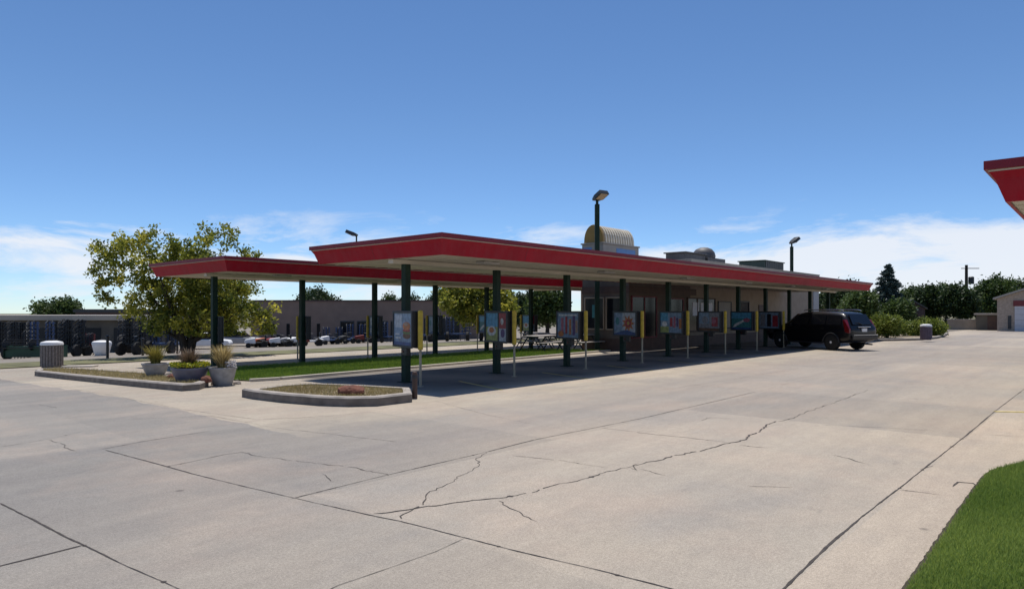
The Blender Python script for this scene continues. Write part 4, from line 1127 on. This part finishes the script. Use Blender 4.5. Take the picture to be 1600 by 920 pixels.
mb = MB(); mb.bb(.80, 1.05, -.05, -.002, .2, 1.4); mb.build('meter_box', M['darkmetal'], t)
Y = 66; x0 = at(1525, Y)
t = thing('small_shed', 'low brown shed with pale flat roof left of the garage', 'shed', (x0, Y, 0), R(-38))
mb = MB(); mb.bb(0, 2.6, 0, 3, -.1, 1.45); mb.build('wall', M['shed'], t)
mb = MB(); mb.bb(-.15, 2.7, -.25, 3.2, 1.451, 1.62); mb.build('roof', M['roofpale'], t)
mb = MB(); mb.bb(.9, 2.0, -.05, -.002, 0, 1.35); mb.build('door', M['brown'], t)
Y = 68; x0 = at(1480, Y)
t = thing('retaining_wall', 'low brown block wall at the back of the lot, under the trees', 'wall', (x0, Y, 0), R(-36))
mb = MB(); mb.bb(0, 3.8, 0, .3, -.1, .95); mb.build('wall', M['tan'], t); mb = MB(); mb.bb(-.05, 3.85, -.04, .34, .951, 1.03); mb.build('coping', M['conc'], t)
Y = 75; x0 = at(1402, Y)
t = thing('brown_house', 'small dark brown house half hidden between the far trees', 'house', (x0, Y, 0))
mb = MB(); mb.prism([(0, -.1), (3.0, -.1), (3.0, 2.1), (1.5, 2.9), (0, 2.1)], 0, 5, axis='y'); mb.build('wall', M['skinred'], t)
mb = MB(); mb.prism([(-.2, 2.02), (1.5, 2.94), (3.2, 2.02), (3.2, 2.14), (1.5, 3.08), (-.2, 2.14)], -.2, 5.2, axis='y'); mb.build('roof', M['hvac'], t)
mb = MB(); mb.bb(1.0, 2.2, -.04, -.002, .7, 1.5); mb.build('window', M['glass'], t)
# utility pole
Y = 98; x = at(1510, Y)
t = thing('utility_pole', 'dark utility pole with a transformer can above the trees', 'utility pole', (x, Y, 0))
top = H + (HY - 414) * Y / F
mb = MB(); mb.tube([(0, 0, -.1), (0, 0, top)], [.24, .18], 10); mb.build('pole', M['bark'], t, smooth=True)
mb = MB(); mb.lathe([(.36, top - 2.7), (.36, top - 1.75), (.25, top - 1.65), (0, top - 1.62)], (.62, -.1, 0), 16); mb.build('transformer', M['darkmetal'], t, smooth=True)
mb = MB(); mb.bb(-.9, 1.6, -.35, -.23, top - .55, top - .45); mb.build('cross_arm', M['bark'], t)

# ================================================================== DEALER'S YARD
# low machinery shed on the left
Y = 58; xa, xb = at(-90, Y), at(196, Y); z = -1.6
t = thing('machinery_shed', 'long low machinery shed with pale roof edge behind the farm machines', 'shed', (xa, Y, z), R(-2))
L_ = xb - xa; zr = H + (HY - 500) * Y / F - z; zt = H + (HY - 492.5) * Y / F - z
mb = MB(); mb.bb(0, L_, 0, 9, -.2, zr); mb.build('wall', M['shed'], t)
mb = MB(); mb.prism([(-.3, -.6), (-.3, 9.6), (9.4, 9.6), (9.4, -.6)], 0, 0, axis='z') if False else mb.bb(-.4, L_ + .4, -.5, 9.4, zr + .001, zt); mb.build('roof', M['roofpale'], t)
for k in range(5):
    mb = MB(); mb.bb(1.5 + k * 3.3, 3.7 + k * 3.3, -.04, -.002, 0, 2.0); mb.build('bay_door', M['agridark'], t)
# dark taller building behind it
Y = 88; xa, xb = at(118, Y), at(330, Y)
t = thing('dark_building', 'dark flat roofed building peeping over the machinery shed', 'building', (xa, Y, -1.6))
zr = H + (HY - 483) * Y / F + 1.6
mb = MB(); mb.bb(0, xb - xa, 0, 8, -.2, zr - .4); mb.build('wall', M['skinred'], t)
mb = MB(); mb.bb(-.2, xb - xa + .2, -.2, 8.2, zr - .399, zr); mb.build('roof', M['darkmetal'], t)
# long brick building
Y = 78; xa, xb = at(392, Y), at(745, Y); z = -1.6
t = thing('brick_building', 'long plain brown brick building across the road, seen between the posts', 'building', (xa, Y, z), R(1.5))
zr = H + (HY - 471) * Y / F - z; L_ = xb - xa
mb = MB(); mb.bb(0, L_, 0, 14, -.2, zr); mb.build('wall', M['brick'], t)
mb = MB(); mb.bb(-.12, L_ + .12, -.12, 14.1, zr + .001, zr + .16); mb.build('coping', M['skinred'], t)
for k in range(4):
    a = 2.3 + k * 1.7; mb = MB(); mb.bb(a, a + .35, -.05, -.002, .3, 2.0); mb.build('window', M['glass'], t)
for k in range(4):
    a = 10 + k * 1.9; w_ = MB(); w_.bb(a, a + 1.6, -.06, -.002, .3, 2.3); w = w_.build('window', M['darkmetal'], t)
    w_ = MB(); w_.bb(a + .1, a + 1.5, -.075, -.061, .4, 2.2); w_.build('pane', M['glass'], w)
w_ = MB(); w_.bb(19.5, 23.5, -.06, -.002, .1, 2.6); w_.build('bay_door', M['agridark'], t)

# farm machines
def folded(label, px, py, hm, wm, mt, seed, group='folded farm implements in the yard'):
    x, y, z = gp(px, py); g = random.Random(seed)
    t = thing('farm_implement', label, 'farm implement', (x, y, z), g.uniform(-.3, .3), group)
    mb = MB(); mb.bb(-wm / 2, wm / 2, -.06, .06, .55, .67); mb.bb(-wm / 2, wm / 2, .7, .82, .55, .67)
    for k in range(4): xx = -wm / 2 + .07 + (wm - .14) * k / 3; mb.bb(xx - .05, xx + .05, .061, .699, .56, .66)
    mb.build('main_frame', mt, t)
    for s in (-1, 1):
        mb = MB(); x0 = s * wm * .30
        for k in range(3): mb.bb(x0 + (k - 1) * wm * .13 - .045, x0 + (k - 1) * wm * .13 + .045, .25, .36, .671, hm)
        for k in range(5): zz = .85 + (hm - .95) * k / 4; mb.bb(x0 - wm * .18, x0 + wm * .18, .361, .43, zz - .04, zz + .04)
        w = mb.build('folded_wing', mt, t)
        mb = MB()
        for k in range(7):
            zz = .8 + (hm - .9) * k / 6
            for kk in range(2):
                xx = x0 + (kk - .5) * wm * .2
                mb.tube([(xx, .43, zz), (xx + .1 * s, .1, zz + .14), (xx + .12 * s, -.22, zz + .02), (xx + .05 * s, -.35, zz - .12)], .028, 6)
        mb.build('shank', M['agridark'], w)
        mb = MB(); mb.lathe([(.16, -.12), (.36, -.13), (.40, -.06), (.40, .06), (.36, .13), (.16, .12)], (s * wm * .38, -.25, .40), 18, axis='x'); mb.lathe([(.16, -.07), (.16, .07)], (s * wm * .38, -.25, .40), 12, axis='x'); mb.build('wheel', M['tyre'], t, smooth=True)
    mb = MB()
    for k in range(6): xx = -wm / 2 + wm * (k + .5) / 6; mb.tube([(xx, .76, .55), (xx, 1.0, .5), (xx, 1.02, .2), (xx, .85, .02)], .03, 6)
    mb.build('shank', M['agridark'], t)
    return t
folded('dark folded implement at the left edge of the yard', 6, 561, 2.4, 1.5, M['agridark'], 1)
folded('tall blue black folded implement behind the green header', 63, 558, 2.5, 1.6, M['agriblue'], 2)
folded('dark folded implement directly left of the white hopper', 112, 557, 2.4, 1.5, M['agridark'], 3)
folded('tall dark implement directly right of the white hopper', 206, 555, 2.2, 1.4, M['agridark'], 4)
folded('blue implement half hidden behind the broad tree trunk', 252, 553, 1.6, 1.7, M['agriblue'], 5)
folded('reddish implement far left behind the green header', 30, 556, 1.9, 1.4, M['agridark'], 6)
folded('black implement in the second row, left of the blue black one', 38, 553, 2.5, 1.3, M['agridark'], 11)
folded('black implement in the second row, behind the white lidded barrel', 88, 553, 2.6, 1.5, M['agridark'], 12)
folded('low reddish implement between the barrel and the white hopper', 132, 556, 1.5, 1.0, M['agrired'], 13)
folded('black implement in the second row, right of the dark tractor', 236, 551, 2.2, 1.4, M['agridark'], 14)
# green header
x, y, z = gp(52, 560)
t = thing('harvest_header', 'long low green harvest header standing in the yard', 'farm implement', (x, y, z), R(5))
mb = MB(); mb.prism([(-.1, .1), (.55, .05), (.6, .3), (.1, .75), (-.1, .75)], -1.6, 1.6, axis='x'); mb.build('trough', M['agrigreen'], t)
mb = MB()
for k in range(5):
    a = 2 * PI * k / 5; mb.tube([(-1.5, -.15 + .32 * math.cos(a), .85 + .32 * math.sin(a)), (1.5, -.15 + .32 * math.cos(a), .85 + .32 * math.sin(a))], .025, 6)
for xx in (-1.5, 0, 1.5): mb.lathe([(.32, -.015), (.34, -.015), (.34, .015), (.32, .015)], (xx, -.15, .85), 16, axis='x')
mb.build('reel', M['agridark'], t)
mb = MB(); mb.bb(-1.62, -1.601, -.2, .7, .05, .8); mb.bb(1.601, 1.62, -.2, .7, .05, .8); mb.build('end_shield', M['agrigreen'], t)
# white hopper
x, y, z = gp(159, 556)
t = thing('white_hopper', 'rounded white hopper tank standing in the machinery yard', 'tank', (x, y, z))
mb = MB(); prof = [(.36, .10), (.42, .2), (.50, .55), (.55, .78), (.52, .88), (.40, .94), (.15, .97), (0, .97)]
mb.lathe(prof, n=28); h = mb.build('tank', M['white'], t, smooth=True)
mb = MB(); mb.lathe([(.14, .965), (.14, 1.0), (0, 1.01)], n=16); mb.build('cap', M['lightgrey'], h)
mb = MB()
mb.lathe([(.30, 0), (.42, .0), (.42, .03), (.36, .05), (.34, .099), (.30, .099)], n=24)
mb.build('stand', M['lightgrey'], t)
# tractor with big wheels
x, y, z = gp(212, 553)
t = thing('tractor', 'dark tractor with large rear tyres beside the white hopper', 'tractor', (x, y, z), R(105))
mb = MB(); mb.bb(-.2, 1.6, -.32, .32, .6, 1.2); mb.bb(-.8, -.201, -.4, .4, .55, 1.05); mb.build('body', M['agridark'], t, bevel=.05)
mb = MB()
for sx in (-.75, .05):
    for sy in (-.5, .5): mb.tube([(sx, sy, 1.0), (sx * .8 - .05, sy * .85, 1.95)], .035, 6)
mb.bb(-.8, .1, -.5, .5, 1.951, 2.02); mb.build('cab', M['agridark'], t)
for sy in (-.7, .7):
    for (xx, r) in ((-.55, .68), (1.3, .38)):
        mb = MB(); mb.lathe([(r * .5, -.17), (r * .92, -.18), (r, -.1), (r, .1), (r * .92, .18), (r * .5, .17)], (xx, sy, r), 24, axis='y'); w = mb.build('wheel', M['tyre'], t, smooth=True)
        mb = MB(); mb.lathe([(r * .49, -.12), (r * .49, .12), (.05, .10)], (xx, sy, r), 20, axis='y'); mb.build('rim', M['agridark'], w)
# posts of the yard's edge
for (px, y0, y1, lb) in ((168, 526, 560, 'thin dark post standing before the white hopper'), (277, 500, 553, 'taller dark post left of the tree trunk'), (223, 530, 556, 'short dark post right of the dark tractor')):
    x, y, z = gp(px, y1); t = thing('yard_post', lb, 'post', (x, y, z), 0, 'dark posts along the yard edge')
    hh = (y1 - y0) * y / F
    mb = MB(); mb.tube([(0, 0, -.05), (0, 0, hh)], .06, 10); mb.build('post', M['blackmetal'], t, smooth=True)
    mb = MB(); mb.lathe([(.062, hh - .02), (.085, hh), (.07, hh + .06), (0, hh + .08)], n=12); mb.build('cap', M['blackmetal'], t, smooth=True)
# small riding mowers in a row
def mower(label, px, py, mt, mt2, rz, big=1.0):
    x, y, z = gp(px, py)
    t = thing('riding_mower', label, 'riding mower', (x, y, z), rz, 'machines lined up before the brick building')
    t.scale = (big, big, big)
    mb = MB(); mb.prism([(.1, .30), (.85, .32), (.92, .45), (.85, .62), (.15, .72)], -.24, .24, axis='y'); mb.build('hood', mt, t, bevel=.04)
    mb = MB(); mb.bb(-.75, .10, -.34, .34, .30, .42); mb.bb(-.8, -.3, -.42, .42, .421, .50); mb.build('deck', mt2, t, bevel=.03)
    mb = MB(); mb.bb(-.55, -.15, -.2, .2, .50, .60); mb.bb(-.64, -.54, -.2, .2, .601, .95); mb.build('seat', M['plastic'], t, bevel=.04)
    mb = MB(); mb.tube([(.15, 0, .7), (.02, 0, .86)], .02, 6); mb.lathe([(.15, -.012), (.17, 0), (.15, .012)], (.0, 0, .87), 14); mb.build('steering_wheel', M['plastic'], t)
    for sy in (-.4, .4):
        for (xx, r) in ((-.5, .26), (.62, .19)):
            mb = MB(); mb.lathe([(r * .4, -.09), (r * .9, -.10), (r, -.05), (r, .05), (r * .9, .10), (r * .4, .09), (.0, .06)], (xx, sy, r), 16, axis='y'); mb.build('wheel', M['tyre'], t, smooth=True)
    return t
for i, (px, py, a, b, lb) in enumerate([(402, 543, 'white', 'agridark', 'white hooded mower nearest the broad tree'), (416, 542, 'agriorange', 'agridark', 'orange mower second in the row of machines'), (428, 542, 'agrired', 'agridark', 'red mower in the left part of the machine row'),
        (441, 542, 'white', 'agridark', 'white mower between the red mower and dark machines'), (453, 541, 'lightgrey', 'agridark', 'grey mower left of the second rear post'), (463, 541, 'white', 'agridark', 'white mower hard against the second rear post'),
        (486, 541, 'agrired', 'white', 'red and white mower right of the second rear post'), (515, 538, 'white', 'agriblue', 'white machine standing alone before the brick building'), (540, 537, 'agridark', 'agriblue', 'dark blue machine before the brick windows'), (571, 536, 'agrired', 'agridark', 'dark red machine left of the third rear post')]):
    mower(lb, px, py, M[a], M[b], R(200 + 25 * (i % 3)), 1.25)
for (px, py, hm, lb) in ((520, 536, 1.7, 'bluish folded frame machine before the brick building windows'), (556, 535, 2.0, 'tall bluish frame machine left of the third rear post'), (660, 535, 1.9, 'dark frame machine behind the burger menu board'), (715, 533, 2.0, 'purple blue frame machine left of the smaller yellowing tree'), (610, 535, 2.1, 'dark frame machine right of the third rear post')):
    folded(lb, px, py, hm, 2.2, M['agriblue'], px, 'frame machines before the brick building')
# parked pale cars left of the tree row (seen under the tree)
def car(label, px, py, mt, rz, sc=1.0):
    x, y, z = gp(px, py)
    t = thing('parked_car', label, 'car', (x, y, z), rz, 'cars parked in the yard')
    mb = MB(); prof = [(-2.1, .3), (2.1, .3), (2.15, .55), (2.0, .78), (1.0, .88), (-1.8, .92), (-2.15, .8)]
    mb.prism(prof, -.85, .85, axis='y'); b = mb.build('body', mt, t, bevel=.08, seg=3)
    mb = MB(); mb.prism([(.95, .881), (.35, 1.38), (-1.0, 1.42), (-1.75, .921)], -.72, .72, axis='y'); mb.build('cabin', M['carglass'], t, bevel=.05)
    mb = MB(); mb.bb(-1.0, .35, -.66, .66, 1.421, 1.45); mb.build('roof', mt, t, bevel=.02)
    for sy in (-.78, .78):
        for xx in (-1.3, 1.35):
            mb = MB(); mb.lathe([(.15, -.1), (.29, -.1), (.32, 0), (.29, .1), (.15, .1), (0, .09)], (xx, sy, .32), 18, axis='y'); w = mb.build('wheel', M['tyre'], t, smooth=True)
    return t
car('pale car parked beyond the tree, above the straw grass pot', 375, 541, M['lightgrey'], R(8))
car('white car seen at the left under the broad tree', 322, 545, M['white'], R(12))

# ================================================================== LIGHT, SKY, CAMERA
sc = bpy.context.scene
sdir = Vector((.025, -.30, -1)).normalized()
ld = bpy.data.lights.new('sun', 'SUN'); ld.energy = 4.6; ld.angle = R(.53); ld.color = (1.0, .955, .89)
lo = bpy.data.objects.new('sun', ld); C.objects.link(lo); lo.rotation_euler = sdir.to_track_quat('-Z', 'Y').to_euler()
el = math.asin(-sdir.z); az = math.atan2(-sdir.x, -sdir.y)
W = bpy.data.worlds.new('World'); sc.world = W; W.use_nodes = True
N, L = W.node_tree.nodes, W.node_tree.links
bg = N['Background']; STR = .125; bg.inputs['Strength'].default_value = STR
sky = N.new('ShaderNodeTexSky'); sky.sky_type = 'NISHITA'; sky.sun_disc = False
sky.sun_elevation = el; sky.sun_rotation = az; sky.altitude = 2200; sky.air_density = 1.0; sky.dust_density = 0.0; sky.ozone_density = 4.5
tc = N.new('ShaderNodeTexCoord')
def wm(op, a, b=None, clamp=False):
    k = N.new('ShaderNodeMath'); k.operation = op; k.use_clamp = clamp
    for i, x in enumerate((a, b)):
        if x is None: continue
        if isinstance(x, (int, float)): k.inputs[i].default_value = x
        else: L.new(x, k.inputs[i])
    return k.outputs[0]
sp = N.new('ShaderNodeSeparateXYZ'); L.new(tc.outputs['Generated'], sp.inputs[0])
mp = N.new('ShaderNodeMapping'); mp.inputs['Scale'].default_value = (3.0, 3.0, 12); mp.inputs['Location'].default_value = (3.1, 1.7, .4); mp.inputs['Rotation'].default_value = (0, R(-4), 0)
L.new(tc.outputs['Generated'], mp.inputs[0])
n1 = N.new('ShaderNodeTexNoise'); n1.inputs['Scale'].default_value = 1.5; n1.inputs['Detail'].default_value = 9; n1.inputs['Roughness'].default_value = .64; n1.inputs['Distortion'].default_value = .35
L.new(mp.outputs[0], n1.inputs['Vector'])
# cover grows towards the horizon and to the right
zz = sp.outputs['Z']
cover = wm('SUBTRACT', 1.0, wm('DIVIDE', wm('ABSOLUTE', wm('SUBTRACT', zz, .060)), .135), True)
cover = wm('MULTIPLY', cover, wm('ADD', .92, wm('MULTIPLY', sp.outputs['X'], .30)))
cl = wm('MULTIPLY', wm('SUBTRACT', wm('ADD', n1.outputs['Fac'], wm('MULTIPLY', cover, .45)), .738), 6.0, True)
cl = wm('MULTIPLY', cl, wm('MULTIPLY', wm('SUBTRACT', .165, zz), 14, True))
mixn = N.new('ShaderNodeMix'); mixn.data_type = 'RGBA'
L.new(wm('MULTIPLY', cl, .88), mixn.inputs['Factor']); hs = N.new('ShaderNodeHueSaturation'); hs.inputs['Saturation'].default_value = 1.09; hs.inputs['Hue'].default_value = .501; L.new(sky.outputs[0], hs.inputs['Color']); hz = N.new('ShaderNodeMix'); hz.data_type = 'RGBA'; hz.blend_type = 'MULTIPLY'; hz.inputs[7].default_value = (.84, .94, 1.08, 1)
L.new(wm('SUBTRACT', 1.0, wm('DIVIDE', zz, .25), True), hz.inputs['Factor']); L.new(hs.outputs[0], hz.inputs[6]); L.new(hz.outputs[2], mixn.inputs[6]); mixn.inputs[7].default_value = (.86 / STR, .89 / STR, .95 / STR, 1)
L.new(mixn.outputs[2], bg.inputs['Color'])

cam = bpy.data.cameras.new('camera'); co = bpy.data.objects.new('camera', cam); C.objects.link(co)
co.location = (0, 0, H); co.rotation_euler = (PI / 2, 0, 0)
cam.sensor_width = 36; cam.lens = 36 * F / 1600; cam.shift_y = 27 / 1600; cam.clip_end = 5000
sc.camera = co
sc.view_settings.view_transform = 'Standard'; sc.view_settings.look = 'None'; sc.view_settings.exposure = 0.0; sc.view_settings.gamma = 1
sc.view_settings.use_curve_mapping = False
